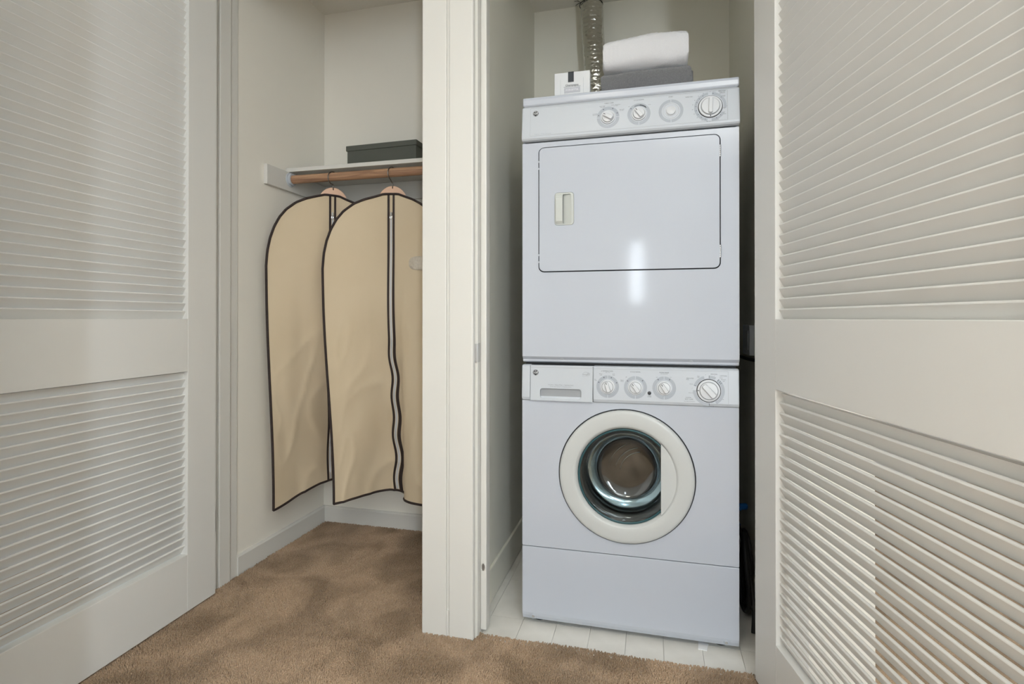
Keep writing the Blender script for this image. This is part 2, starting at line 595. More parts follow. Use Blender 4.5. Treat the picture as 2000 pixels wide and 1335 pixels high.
# trim: jambs, stops, casings
def jamb(name, parts, label):
    o = thing(name, label, 'door frame', (0, 0, 0), kind='structure')
    for pn, mb, bv in parts:
        obj(pn, mb, M_TRIM, o, bevel=bv)
    return o


jl = jamb('trim_1', [
    ('jamb', MB().box(-1.655, -1.632, FY0 - 0.008, FY1 - 0.001, 0, HEAD), 0.0015),
    ('stop', MB().box(-1.632, -1.619, 1.762, 1.818, 0, HEAD), 0.002),
    ('casing', MB().box(-1.73, -1.640, FY0 - 0.022, FY0, 0, HEAD + 0.08), 0.004),
    ('head_jamb', MB().box(-1.632, -0.72, FY0 - 0.008, FY1 - 0.001, HEAD, HEAD + 0.02), 0.001),
    ('head_casing', MB().box(-1.640, -0.72, FY0 - 0.022, FY0, HEAD + 0.01, HEAD + 0.08), 0.004)],
    'white painted frame of the clothes closet opening, left jamb and head')
jp = jamb('trim_2', [
    ('casing', MB().box(-0.7375, -0.6515, FY0 - 0.020, FY0 + 0.005, 0, HEAD + 0.01), 0.003),
    ('casing', MB().box(-0.6435, -0.5585, FY0 - 0.020, FY0 + 0.005, 0, HEAD + 0.01), 0.005),
    ('filler_strip', MB().box(-0.6515, -0.6435, FY0 - 0.012, FY0 + 0.005, 0.088, HEAD + 0.01), 0.0),
    ('filler_block', MB().box(-0.6515, -0.6435, FY0 - 0.0185, FY0 + 0.005, 0.0, 0.088), 0.001),
    ('jamb', MB().box(-0.579, -0.550, FY0 + 0.002, FY1 - 0.03, 0, HEAD), 0.0015),
    ('jamb', MB().box(-0.7365, -0.71, FY0 + 0.005, FY1, 0, HEAD), 0.0015),
    ('stop', MB().box(-0.550, -0.529, 1.731, 1.772, 0.012, HEAD), 0.004)],
    'white double casing on the narrow wall between the two closets')
jr = jamb('trim_3', [
    ('jamb', MB().box(0.331, 0.362, FY0 + 0.002, FY1, 0, HEAD), 0.0015),
    ('casing', MB().box(0.345, 0.43, FY0 - 0.02, FY0, 0, HEAD + 0.08), 0.004),
    ('head_jamb', MB().box(-0.55, 0.331, FY0, FY1, HEAD, HEAD + 0.02), 0.001),
    ('head_casing', MB().box(-0.55, 0.345, FY0 - 0.02, FY0, HEAD + 0.01, HEAD + 0.08), 0.004)],
    'white frame of the laundry closet opening, right jamb and head')
# strike plate on the partition jamb, with its lip around the casing edge, and a small catch plate low on the stop
sp_ = obj('strike_plate', MB().box(-0.5503, -0.5488, 1.7025, 1.727, 0.905, 0.968).box(-0.5585, -0.549, 1.696, 1.7025, 0.905, 0.966), M_STEEL, jp, bevel=0.0006)
sp_['label'] = 'grey metal strike plate'
ct = obj('catch_plate', MB().prism([(-0.5395 + 0.0055 * cos(a), 0.222 + 0.012 * sin(a)) for a in [2 * pi * k / 20 for k in range(20)]], 1.7295, 1.733, 'y'), M_STEEL, jp)
ct['label'] = 'small oval metal catch'

# ------------------------------------------------------------------ louvred doors
def slat_profile():
    # (depth, z) with z = 0 on the lip line
    return [(0.0100, -0.0015), (0.0104, 0.0003), (0.0122, 0.0020), (0.0146, 0.0024), (0.0163, 0.0008),
            (0.0302, -0.0272), (0.0300, -0.0290), (0.0280, -0.0300), (0.0258, -0.0290)]


def louvre_door(name, hinge, ang, sgn, low0, lowk, upk, sill_low, label, W=0.868, zbot=0.012):
    T, ZT = 0.035, 2.40
    st = 0.133
    root = thing(name, label, 'door', (hinge[0], hinge[1], 0.0), ang, kind='structure')
    D = lambda e0, e1: (min(sgn * e0, sgn * e1), max(sgn * e0, sgn * e1))
    def bx(n, s0, s1, z0, z1, m=M_DOOR, e0=0.0, e1=T, bv=0.0015):
        a, b = D(e0, e1)
        return obj(n, MB().box(s0, s1, a, b, z0, z1), m, root, local=True, bevel=bv)
    bx('stile', 0.0, st, zbot, ZT)
    bx('stile', W - st, W, zbot, ZT)
    bx('bottom_rail', st, W - st, zbot, sill_low)
    bx('middle_rail', st, W - st, 0.861, 1.0475)
    bx('top_rail', st, W - st, 2.285, ZT)
    prof = [(sgn * e, z) for e, z in slat_profile()]
    me = mesh_of('slat', MB().prism(prof, st - 0.004, W - st + 0.004, 'x'), M_DOOR)
    zs = [lowk - 0.0280 * k for k in range(30) if lowk - 0.0280 * k - 0.030 > sill_low - 0.012]
    zs += [upk + 0.0280 * k for k in range(60) if upk + 0.0280 * k < 2.285]
    for z in zs:
        o = bpy.data.objects.new('slat', me)
        COL.objects.link(o)
        o.parent = root
        o.location = (0, 0, z)
    # closing pieces below the rails: half a slat under each upper edge
    me2 = mesh_of('slat', MB().prism([(sgn * 0.024, -0.004), (sgn * 0.030, -0.004), (sgn * 0.0302, -0.0272), (sgn * 0.0258, -0.0290), (sgn * 0.016, -0.004)], st - 0.004, W - st + 0.004, 'x'), M_DOOR)
    o = bpy.data.objects.new('slat', me2); COL.objects.link(o); o.parent = root; o.location = (0, 0, lowk + 0.028)
    # hinges on the hinge edge, their pins on the far face
    for z in (0.285, 2.33):
        yc = sgn * T
        mb = MB().tube([(-0.0045, yc + sgn * 0.003, z - 0.04), (-0.0045, yc + sgn * 0.003, z + 0.04)], 0.004, 10)
        mb.box(-0.0025, -0.0004, min(sgn * 0.001, yc), max(sgn * 0.001, yc), z - 0.04, z + 0.04)
        obj('hinge', mb, M_STEEL, root, local=True)
    return root


ld = louvre_door('door_1', (-1.592, 1.714), atan2(-0.9995, 0.0314), -1, 0.247, 0.834, 1.0745, 0.214,
                 'white louvred door open on the left, hinged beside the clothes closet')
rd = louvre_door('door_2', (0.292, 1.692), atan2(-0.977, 0.212), 1, 0.232, 0.8275, 1.0725, 0.188,
                 'white louvred door open on the right, hinged beside the washer and dryer', W=1.0)


# ------------------------------------------------------------------ closet shelf, rod
sh = thing('closet_shelf', 'white painted closet shelf on cleats carrying the dark storage box', 'shelf', (-1.2, 2.33, 1.727))
obj('shelf_board', MB().box(-1.639, -0.711, 2.18, 2.487, 1.727, 1.745), M_TRIM, sh, bevel=0.0015)
obj('cleat', MB().box(-1.6395, -1.622, 2.032, 2.487, 1.639, 1.7265), M_TRIM, sh, bevel=0.0015)
obj('cleat', MB().box(-1.622, -0.728, 2.470, 2.4875, 1.639, 1.7265), M_TRIM, sh, bevel=0.0015)
obj('cleat', MB().box(-0.728, -0.7105, 2.032, 2.487, 1.639, 1.7265), M_TRIM, sh, bevel=0.0015)

rod = thing('closet_rod', 'round wooden clothes rod below the white closet shelf', 'rod', (-1.17, 2.19, 1.692))
mb = MB().tube([(-1.617 + i * 0.0445, 2.19, 1.6925) for i in range(21)], 0.0195, 28)
rp = obj('pole', mb, M_ROD, rod, smooth='auto')
for x, d in ((-1.6218, 1), (-0.7285, -1)):
    vs = MB()
    pr = [(0.033, 0.0), (0.033, 0.003), (0.0265, 0.0045), (0.0265, 0.016), (0.0205, 0.016), (0.0205, 0.003)]
    seg = 32
    pts = [(x + d * a, 2.19 + r * cos(2 * pi * k / seg), 1.6925 + r * sin(2 * pi * k / seg)) for r, a in pr for k in range(seg)]
    vs.add(pts, [(i * seg + k, i * seg + (k + 1) % seg, (i + 1) * seg + (k + 1) % seg, (i + 1) * seg + k) for i in range(len(pr) - 1) for k in range(seg)])
    s = obj('rod_socket', vs, M_PLASTIC, rod, smooth='auto')
    s['label'] = 'white plastic rod socket'

# storage box
bx_ = thing('storage_box', 'charcoal lidded storage box on the white closet shelf', 'box', (-1.20, 2.25, 1.745), radians(-2.0))
obj('box_body', MB().box(-0.168, 0.184, 0.003, 0.222, 0.0, 0.092), M_BOX, bx_, local=True, bevel=0.002)
obj('lid', MB().box(-0.1725, 0.1885, -0.002, 0.227, 0.081, 0.105), M_BOX, bx_, local=True, bevel=0.002)


# ------------------------------------------------------------------ hangers and garment bags
def catmull(xs, ps, u):
    n = len(xs)
    for i in range(n - 1):
        if u <= xs[i + 1] or i == n - 2:
            break
    t = (u - xs[i]) / (xs[i + 1] - xs[i])
    t = min(max(t, 0), 1)
    p0 = Vector(ps[max(i - 1, 0)]); p1 = Vector(ps[i]); p2 = Vector(ps[i + 1]); p3 = Vector(ps[min(i + 2, n - 1)])
    x0 = xs[max(i - 1, 0)]; x1 = xs[i]; x2 = xs[i + 1]; x3 = xs[min(i + 2, n - 1)]
    m1 = (p2 - p0) / (x2 - x0) * (x2 - x1) if x2 != x0 else (p2 - p1)
    m2 = (p3 - p1) / (x3 - x1) * (x2 - x1) if x3 != x1 else (p2 - p1)
    t2, t3 = t * t, t * t * t
    return p1 * (2 * t3 - 3 * t2 + 1) + m1 * (t3 - 2 * t2 + t) + p2 * (-2 * t3 + 3 * t2) + m2 * (t3 - t2)


DU = [0.0, 0.12, 0.25, 0.4, 0.55, 0.7, 0.8, 0.88, 0.94, 0.98, 1.0]
DZ = [0.0, 0.0005, 0.0125, 0.026, 0.046, 0.080, 0.116, 0.160, 0.210, 0.265, 0.330]


def drop(u):
    return float(np.interp(abs(u), DU, DZ))


def ss(a, b, x):
    t = min(max((x - a) / (b - a), 0), 1)
    return t * t * (3 - 2 * t)


def garment_bag(name, label, top_x, top_p, bot_x, bot_p, ztop, zbot, wig, seed, window=None, lefts=None):
    """front surface interpolates a top section and a bottom section (plan points), hangs from ztop to zbot"""
    C = catmull(top_x, top_p, 0.0)
    root = thing(name, label, 'garment bag', (C[0], C[1], 0.25), group='garment bags on the closet rod')
    nu, nv = 72, 84
    def S(u, v):
        zt = ztop - drop(u)
        zb = zbot(u) if callable(zbot) else zbot
        z = zt + (zb - zt) * v
        t = (ztop - z) / (ztop - (zbot(0) if callable(zbot) else zbot))
        w = ss(0.12, 1.0, t) * 0.55 + 0.45 * ss(0.35, 1.0, t)
        uu = u
        a = catmull(top_x, top_p, uu); b = catmull(bot_x, bot_p, uu)
        p = a.lerp(b, w)
        # soft body: belly of the canvas in front of the hanger, creases
        env = max(0.0, 1 - abs(u) ** 4)
        nrm = Vector((p[0], p[1])).normalized()      # away from the room, roughly along the view
        k = noise.noise(Vector((u * 2.2 + seed, z * 2.6, seed))) * 0.016
        q = Vector((u * 1.5 + 0.8 * z + seed * 3, z * 3.4 - u * 1.2, 3.0))
        rdg = 1 - abs(noise.noise(q * 1.6)) * 2.2
        k += -max(0.0, rdg) ** 3 * 0.009 * ss(0.15, 0.6, t)
        q2 = Vector((u * 3.5 - 1.5 * z, z * 2.8 + u * 2.0, 7.0 + seed))
        k += noise.noise(q2) * 0.013 * ss(0.2, 0.8, t)
        k -= 0.012 * (1 - u * u) * (1 - t)
        k *= env
        wg = wig(t) * max(0.0, 1 - (abs(u) / 0.16) ** 2) if abs(u) < 0.16 else 0.0
        px = p[0] + nrm.x * k + wg
        py = p[1] + nrm.y * k
        return Vector((px, py, z))
    def us(i):
        # columns refined towards the outline and the zip
        s = -1 + 2 * i / nu
        return s + 0.10 * sin(2 * pi * s) * -0.0
    U = sorted(set([round(sin(-pi / 2 + pi * i / nu), 5) for i in range(nu + 1)] + [-0.06, -0.03, 0.0, 0.03, 0.06]))
    nU = len(U)
    front = [[S(u, j / nv) for u in U] for j in range(nv + 1)]
    back = [[front[j][i] + Vector((front[j][i].x, front[j][i].y, 0)).normalized() * (0.034 * (1 - U[i] ** 2) ** 0.5 + 0.0006) for i in range(nU)] for j in range(nv + 1)]
    mb = MB()
    vs = [p for r in front for p in r] + [p for r in back for p in r]
    m = (nv + 1) * nU
    fs = []
    for j in range(nv):
        for i in range(nU - 1):
            a = j * nU + i
            fs.append((a, a + nU, a + nU + 1, a + 1))
            fs.append((m + a, m + a + 1, m + a + nU + 1, m + a + nU))
    for i in range(nU - 1):
        fs.append((i, i + 1, m + i + 1, m + i))
        b = nv * nU + i
        fs.append((b, m + b, m + b + 1, b + 1))
    for j in range(nv):
        a = j * nU
        fs.append((a, m + a, m + a + nU, a + nU))
        a = j * nU + nU - 1
        fs.append((a, a + nU, m + a + nU, m + a))
    body = obj('bag_body', mb.add(vs, fs), M_BAG, root, smooth='auto', angle=60)
    # dark binding round the whole outline
    outl = [S(-1, v) for v in np.linspace(1, 0, 60)] + [S(u, 0) for u in U[1:-1]] + [S(1, v) for v in np.linspace(0, 1, 60)] + [S(u, 1) for u in U[::-1][1:-1]]
    pts = [p - Vector((p.x, p.y, 0)).normalized() * 0.0016 for p in outl]
    obj('edge_binding', MB().tube(pts, 0.0052, 8, closed=True), M_BIND, root, smooth=True)
    # zip: white tape between two dark bands
    def band(u0, u1, off, v0, v1, n=120):
        mbb = MB()
        vs = []
        for i in range(n + 1):
            v = v0 + (v1 - v0) * i / n
            for uu in (u0, u1):
                p = S(uu, v)
                d = Vector((p.x, p.y, 0)).normalized()
                vs.append(p - d * off)
                vs.append(p + d * 0.001)
        fs = []
        for i in range(n):
            a = 4 * i
            fs += [(a, a + 4, a + 6, a + 2), (a, a + 1, a + 5, a + 4), (a + 2, a + 6, a + 7, a + 3), (a + 1, a + 3, a + 7, a + 5)]
        fs += [(0, 2, 3, 1), (4 * n, 4 * n + 1, 4 * n + 3, 4 * n + 2)]
        return mbb.add(vs, fs)
    obj('zip_band', band(-0.060, -0.024, 0.0032, 0.004, 0.996), M_BIND, root)
    obj('zip_band', band(0.024, 0.060, 0.0032, 0.004, 0.996), M_BIND, root)
    z_ = obj('zipper', band(-0.016, 0.016, 0.0026, 0.065, 0.994), M_ZIP, root)
    obj('zipper_teeth', band(-0.003, 0.003, 0.0040, 0.065, 0.994), M_SEAMG, z_, )
    p = S(0.0, 0.067)
    d = Vector((p.x, p.y, 0)).normalized()
    c = p - d * 0.006
    sl = MB().box(c.x - 0.004, c.x + 0.004, c.y - 0.002, c.y + 0.003, c.z - 0.004, c.z + 0.010)
    sl.tube([(c.x + 0.0045 * cos(a), c.y - 0.003, c.z - 0.012 + 0.008 * sin(a)) for a in [2 * pi * k / 14 for k in range(14)]], 0.0009, 6, closed=True)
    obj('zipper_slider', sl, M_CHROME, root)
    if window:
        u0, v0, ru, rv = window
        mbw = MB()
        n = 36
        rings = [1.0, 0.96, 0.75, 0.5, 0.25]
        vs = []
        for kk, rr in enumerate(rings):
            for k in range(n):
                a = 2 * pi * k / n
                ex = 0.7
                cx_ = math.copysign(abs(cos(a)) ** ex, cos(a)); sz = math.copysign(abs(sin(a)) ** ex, sin(a))
                uw = u0 + ru * rr * cx_
                zt_ = ztop - drop(uw); zb_ = zbot(uw) if callable(zbot) else zbot
                q = S(uw, (zt_ - (v0 + rv * rr * sz)) / (zt_ - zb_))
                d = Vector((q.x, q.y, 0)).normalized()
                off = 0.0006 if kk == 0 else 0.003 + 0.003 * noise.noise(Vector((rr * 5, k * 0.6, 1.0)))
                vs.append(q - d * off)
        q = S(u0, (ztop - drop(u0) - v0) / (ztop - drop(u0) - 0.25)); vs.append(q - Vector((q.x, q.y, 0)).normalized() * 0.004)
        fs = [(i * n + k, i * n + (k + 1) % n, (i + 1) * n + (k + 1) % n, (i + 1) * n + k) for i in range(len(rings) - 1) for k in range(n)]
        fs += [((len(rings) - 1) * n + k, (len(rings) - 1) * n + (k + 1) % n, len(rings) * n) for k in range(n)]
        wn = obj('clear_window', mbw.add(vs, fs), M_CLEAR, root, smooth=True)
        wn['label'] = 'oval clear plastic window'
    return root, S


def hanger(label, S, cx, cy, dirx, diry, zt):
    """wooden hanger inside the bag, its neck above the binding, chrome hook over the rod"""
    root = thing('clothes_hanger', label, 'hanger', (cx, cy, zt), group='wooden hangers on the closet rod')
    L = sqrt(dirx * dirx + diry * diry)
    dx, dy = dirx / L, diry / L
    pts = []
    # outline in (a, z) relative to zt
    top = []
    for i in range(49):
        a = -0.192 + 0.384 * i / 48
        bump_ = 0.046 * max(0.0, 1 - (a / 0.060) ** 2) ** 0.75 - 0.004 if abs(a) < 0.060 else -1
        base = -drop(a / 0.29) - 0.016
        z = max(base, bump_)
        top.append((a, z))
    bot = [(a, -drop(a / 0.29) - 0.042 - 0.05 * (abs(a) / 0.19) ** 2) for a, _ in top[::-1]]
    poly = top + bot
    n = len(poly)
    away = Vector((cx, cy, 0)).normalized()
    th = 0.007
    vs = []
    for s in (-th, th):
        for a, z in poly:
            vs.append((cx + dx * a + away.x * (s + 0.008), cy + dy * a + away.y * (s + 0.008), zt + z))
    half = len(top)
    fs = []
    for i in range(half - 1):
        j0, j1 = i, i + 1
        k0, k1 = n - 1 - i, n - 2 - i
        fs.append((j0, j1, k1, k0)); fs.append((n + j0, n + k0, n + k1, n + j1))
    for i in range(n):
        j = (i + 1) % n
        fs.append((i, j, n + j, n + i))
    obj('hanger_body', MB().add(vs, fs), M_HANGER, root, smooth='auto', bevel=0.0015)
    # hook in the plane across the rod
    cz = 1.6925 + 0.0195 + 0.0032 - 0.030
    path = [(cx, cy, zt + 0.030), (cx, cy, zt + 0.048), (cx, cy - 0.002, zt + 0.054)]
    for k in range(22):
        a = radians(238 - k * 212 / 21)
        path.append((cx + 0.008 * cos(a), cy + 0.030 * cos(a), cz + 0.030 * sin(a)))
    obj('hook', MB().tube(path, 0.0023, 10), M_WIRE, root, smooth=True)
    return root


# rear bag, nearer the left wall
def wig1(t):
    return 0.003 * sin(t * 26) * ss(0.4, 0.7, t)


def wig2(t):
    return (0.006 * sin(t * 44 + 0.5) + 0.003 * sin(t * 23)) * ss(0.42, 0.62, t) - 0.006 * ss(0.15, 0.4, t) * (1 - ss(0.5, 0.7, t))


g1, S1 = garment_bag('garment_bag', 'beige garment bag hanging nearest the left closet wall, partly behind the other bag',
            [-1, -0.5, 0, 0.5, 1], [(-1.590, 1.985), (-1.498, 2.085), (-1.396, 2.184), (-1.30, 2.25), (-1.20, 2.31)],
            [-1, -0.6, -0.25, 0, 0.2, 0.6, 1], [(-1.536, 1.967), (-1.528, 2.09), (-1.510, 2.23), (-1.484, 2.305), (-1.44, 2.33), (-1.33, 2.35), (-1.22, 2.37)],
            1.604, lambda u: 0.243 + 0.037 * ss(-1, 0, u), wig1, 1.0)
g2, S2 = garment_bag('garment_bag', 'beige garment bag with clear oval window, in front, beside the white door casing',
            [-1, -0.5, 0, 0.5, 1], [(-1.366, 2.058), (-1.236, 2.122), (-1.103, 2.178), (-0.98, 2.19), (-0.855, 2.21)],
            [-1, -0.5, -0.2, 0, 0.09, 0.2, 0.5, 1], [(-1.322, 2.080), (-1.262, 2.20), (-1.195, 2.305), (-1.138, 2.317), (-1.085, 2.285), (-1.052, 2.205), (-0.955, 2.165), (-0.84, 2.19)],
            1.592, 0.250, wig2, 2.0, window=(0.56, 1.289, 0.235, 0.031))
hanger('wooden hanger with chrome hook holding the garment bag nearest the left closet wall', S1, -1.397, 2.19, 0.19, 0.16, 1.602)
hanger('wooden hanger with chrome hook holding the garment bag beside the white door casing', S2, -1.102, 2.19, 0.26, 0.08, 1.592)

# ------------------------------------------------------------------ washing machine
X0, X1 = -0.426, 0.268
FR = 1.816
BK = 2.50
wm = thing('washing_machine', 'white front-loading washing machine with round glass door, below the dryer', 'washing machine', (-0.08, 2.15, 0.0))
CX, CZ = -0.0795, 0.532


def shell(x0, x1, y0, y1, z0, z1, t=0.008):
    """box without its front"""
    mb = MB()
    mb.box(x0, x0 + t, y0, y1, z0, z1).box(x1 - t, x1, y0, y1, z0, z1)
    mb.box(x0 + t, x1 - t, y1 - t, y1, z0, z1)
    mb.box(x0 + t, x1 - t, y0, y1 - t, z1 - t, z1).box(x0 + t, x1 - t, y0, y1 - t, z0, z0 + t)
    return mb


obj('cabinet', shell(X0, X1, FR + 0.012, BK, 0.035, 0.890), M_ENAMEL, wm, bevel=0.002)
obj('front_panel', plate(rrect(X0, X1, 0.274, 0.772, 0.003, 2), [circle(CX, CZ, 0.2205, 96)], FR, 0.0115), M_ENAMEL, wm, smooth='auto', angle=30)
# inner seam liner
obj('seam_liner', MB().box(X0 + 0.004, X1 - 0.004, FR + 0.006, FR + 0.011, 0.268, 0.2755), M_SEAM, wm)
obj('seam_liner', MB().box(X0 + 0.004, X1 - 0.004, FR + 0.004, FR + 0.010, 0.765, 0.775), M_SEAM, wm)
# kick panel with a lip that leans back at its foot
kp = [(FR + 0.012, 0.271), (FR + 0.001, 0.271), (FR, 0.270), (FR, 0.046), (FR + 0.003, 0.036), (FR + 0.010, 0.022), (FR + 0.022, 0.020), (FR + 0.022, 0.030)]
kick = obj('kick_panel', MB().prism(kp, X0, X1, 'x'), M_ENAMEL, wm, bevel=0.004, seg=3)
for x in (-0.389, 0.230):
    s = obj('screw', MB().lathe([(0.0001, 0.002), (0.0045, 0.002), (0.0045, -0.004)], x, 0.033, FR + 0.003, 16), M_STEEL, kick, smooth='auto')
    obj('screw_cup', MB().lathe([(0.0045, 0.001), (0.0055, 0.003), (0.0075, 0.002), (0.0075, -0.004)], x, 0.033, FR + 0.003, 20), M_ENAMEL, kick, smooth='auto')
for x in (X0 + 0.05, X1 - 0.05):
    for y in (FR + 0.06, BK - 0.06):
        obj('foot', vlathe(MB(), [(0.0001, 0.0018), (0.02, 0.0018), (0.02, 0.012), (0.008, 0.014), (0.008, 0.04)], x, y, 20), M_BLACK, wm, smooth='auto')
# door ring
dring = [(0.2165, -0.008), (0.2165, 0.006), (0.2150, 0.0095), (0.2110, 0.0118), (0.2040, 0.0128), (0.1830, 0.0132), (0.1680, 0.0125),
         (0.1640, 0.0110), (0.1590, 0.003), (0.1565, -0.001), (0.1562, -0.005)]
door = obj('door_ring', MB().lathe(dring, CX, CZ, FR, 96), M_RINGW, wm, smooth='auto', angle=40)
door['label'] = 'round white porthole door'
obj('door_seam', MB().lathe([(0.2215, -0.004), (0.2150, -0.004)], CX, CZ, FR, 96), M_SEAM, door)
# finger panel right of the chord
CH = 0.033 - CX
R_ = 0.1605
a_ = math.acos(CH / R_)
seg_pts = [(CX + R_ * cos(-a_ + 2 * a_ * i / 24), CZ + R_ * sin(-a_ + 2 * a_ * i / 24)) for i in range(25)]
hp = MB()
nn = 12
vs = []
for i in range(25):
    e = seg_pts[i]
    c = (CX + CH, e[1])
    for k in range(nn + 1):
        t_ = k / nn
        x = c[0] + (e[0] - c[0]) * t_
        dep = 0.0125 - 0.0065 * sin(pi * min(1, (x - c[0]) / 0.047) * 0.5)
        vs.append((x, FR - dep, e[1]))
fs = [(i * (nn + 1) + k, i * (nn + 1) + k + 1, (i + 1) * (nn + 1) + k + 1, (i + 1) * (nn + 1) + k) for i in range(24) for k in range(nn)]
m0 = len(vs)
for i in range(25):
    vs.append((CX + CH, FR + 0.03, seg_pts[i][1]))
fs += [(i * (nn + 1), (i + 1) * (nn + 1), m0 + i + 1, m0 + i) for i in range(24)]
obj('door_handle', hp.add(vs, fs), M_RINGW, door, smooth='auto', angle=50)
# glass bowl, gasket, chrome rim, drum
gl = [(0.1545, -0.004), (0.1500, -0.001), (0.1380, -0.010), (0.1250, -0.030), (0.1120, -0.062), (0.0980, -0.084), (0.0860, -0.091), (0.0600, -0.093), (0.0300, -0.094), (0.0005, -0.0942),
      (0.0005, -0.0992), (0.0300, -0.099), (0.0600, -0.098), (0.0870, -0.0965), (0.1010, -0.089), (0.1160, -0.066), (0.1290, -0.034), (0.1420, -0.014), (0.1540, -0.010), (0.1545, -0.004)]
obj('glass_bowl', MB().lathe(gl, CX, CZ, FR, 96), M_GLASS, door, smooth='auto', angle=55)
obj('glass_rim', MB().lathe([(0.1555, -0.002), (0.1548, 0.0015), (0.1500, 0.001), (0.1490, -0.004)], CX, CZ, FR, 96), M_GASKET, door, smooth=True)
obj('rubber_gasket', MB().lathe([(0.1590, -0.006), (0.1545, -0.014), (0.1530, -0.030), (0.1450, -0.050), (0.1500, -0.064), (0.1380, -0.078), (0.1340, -0.100), (0.1400, -0.112)], CX, CZ, FR, 96), M_GASK2, wm, smooth=True)
obj('chrome_rim', MB().lathe([(0.1400, -0.096), (0.1250, -0.098), (0.1080, -0.108), (0.1030, -0.118), (0.1060, -0.128), (0.1300, -0.132)], CX, CZ, FR, 96), M_CHROME, wm, smooth=True)
drum = obj('drum', MB().lathe([(0.108, -0.130), (0.200, -0.132), (0.222, -0.150), (0.222, -0.300), (0.205, -0.318), (0.130, -0.312), (0.080, -0.305), (0.0005, -0.305)], CX, CZ, FR, 72), M_DRUM, wm, smooth='auto', angle=50)
drum['label'] = 'steel drum seen through the glass'
for k in range(3):
    a0 = radians(60 + 120 * k)
    pth = []
    vs = []; fs = []
    for i in range(13):
        y = 0.16 + 0.14 * i / 12
        aa = a0 + 0.55 * (i / 12)
        for s, rr in ((-0.13, 0.221), (0.0, 0.165), (0.13, 0.221)):
            vs.append((CX + rr * cos(aa + s), FR + y, CZ + rr * sin(aa + s)))
    for i in range(12):
        b = i * 3
        fs += [(b, b + 1, b + 4, b + 3), (b + 1, b + 2, b + 5, b + 4)]
    fs += [(0, 1, 2), (36, 38, 37)]
    obj('drum_paddle', MB().add(vs, fs), M_STEEL, drum, smooth='auto')
for r0, off, a0, a1 in ((0.115, (0.060, -0.080), 100, 165), (0.090, (0.055, -0.075), 95, 170), (0.150, (0.065, -0.085), 112, 160)):
    pth = []
    for i in range(16):
        a = radians(a0 + (a1 - a0) * i / 15)
        pth.append((CX + off[0] + r0 * cos(a), FR + 0.300, CZ + off[1] + r0 * sin(a)))
    obj('drum_arc', MB().tube(pth, 0.0030, 8), M_CHROME, drum, smooth=True)  # pale metal arcs on the drum's back plate

# generic console pieces ---------------------------------------------------
SHR = None


def knob(parent, cx, cz, y, shr, r_skirt, r_knob, ang, tick=None, lab=None, grip=0.32, h=0.014):
    prof = [(r_skirt, -0.001), (r_skirt, 0.0035), (r_skirt * 0.97, 0.0048), (r_knob * 1.08, 0.0052), (r_knob * 1.05, 0.0030), (r_knob * 1.0, 0.0030), (r_knob, 0.0085), (r_knob * 0.96, 0.0100), (r_knob * 0.6, 0.0108), (0.0003, 0.011)]
    k = obj('knob', MB().lathe(prof, cx, cz, y, 40, shear=shr), M_KNOB, parent, smooth='auto', angle=38)
    # dark shadow gap between skirt and cap
    obj('knob_gap', MB().lathe([(r_knob * 1.075, 0.0050), (r_knob * 1.0, 0.0050)], cx, cz, y, 40, shear=shr), M_SEAMG, k)
    # grip bar
    a = radians(ang)
    L, Wd = r_knob * 0.94, r_knob * grip
    pts = []
    for i in range(9):
        t_ = -pi / 2 + pi * i / 8
        pts.append((L - Wd * 0.6 + cos(t_) * Wd * 0.6, sin(t_) * Wd))
    for i in range(9):
        t_ = pi / 2 + pi * i / 8
        pts.append((-L + Wd * 0.6 + cos(t_) * Wd * 0.6, sin(t_) * Wd * 1.15))
    vs = []
    for d, sc_ in ((0.009, 1.12), (h + 0.003, 1.0), (h + 0.005, 0.8)):
        for px, pz in pts:
            x = px * (1 if d < 0.01 else 0.97); z_ = pz * sc_
            wx = cx + x * cos(a) - z_ * sin(a); wz = cz + x * sin(a) + z_ * cos(a)
            vs.append((wx, y - d + shr * (wz - cz), wz))
    n = len(pts)
    fs = [(i, (i + 1) % n, n + (i + 1) % n, n + i) for i in range(n)] + [(n + i, n + (i + 1) % n, 2 * n + (i + 1) % n, 2 * n + i) for i in range(n)] + [tuple(range(2 * n, 3 * n))]
    obj('grip', MB().add(vs, fs), M_KNOB, k, smooth='auto', angle=50)
    # pointer
    def bar(r0, r1, w_, aa, d):
        aa = radians(aa)
        q = []
        for rr, ww in ((r0, -w_), (r1, -w_), (r1, w_), (r0, w_)):
            wx = cx + rr * cos(aa) - ww * sin(aa); wz = cz + rr * sin(aa) + ww * cos(aa)
            q.append((wx, y - d + shr * (wz - cz), wz))
        return q
    mbp = MB()
    if tick is None:
        mbp.add(bar(r_knob * 0.48, r_knob * 0.88, r_knob * 0.055, ang, h + 0.0056), [(0, 1, 2, 3)])
    else:
        mbp.add(bar(r_knob * 1.10, r_skirt * 0.97, r_knob * 0.045, tick, 0.0056), [(0, 1, 2, 3)])
    obj('pointer', mbp, M_INKD, k)
    return k


def dial_ring(parent, cx, cz, y, shr, r0, r1, spans):
    mb = MB()
    for a0, a1 in spans:
        mb.sector(cx, cz, y, r0, r1, a0, a1, 0.0005, shr)
    return obj('dial_ring', mb, M_GREYPRINT, parent)


def ticks(mb, cx, cz, y, shr, r, angs, l=0.004, w_=0.0009, d=0.0008):
    for aa in angs:
        a = radians(aa)
        q = []
        for rr, ww in ((r - l / 2, -w_), (r + l / 2, -w_), (r + l / 2, w_), (r - l / 2, w_)):
            wx = cx + rr * cos(a) - ww * sin(a); wz = cz + rr * sin(a) + ww * cos(a)
            q.append((wx, y - d + shr * (wz - cz), wz))
        mb.add(q, [(0, 1, 2, 3)])


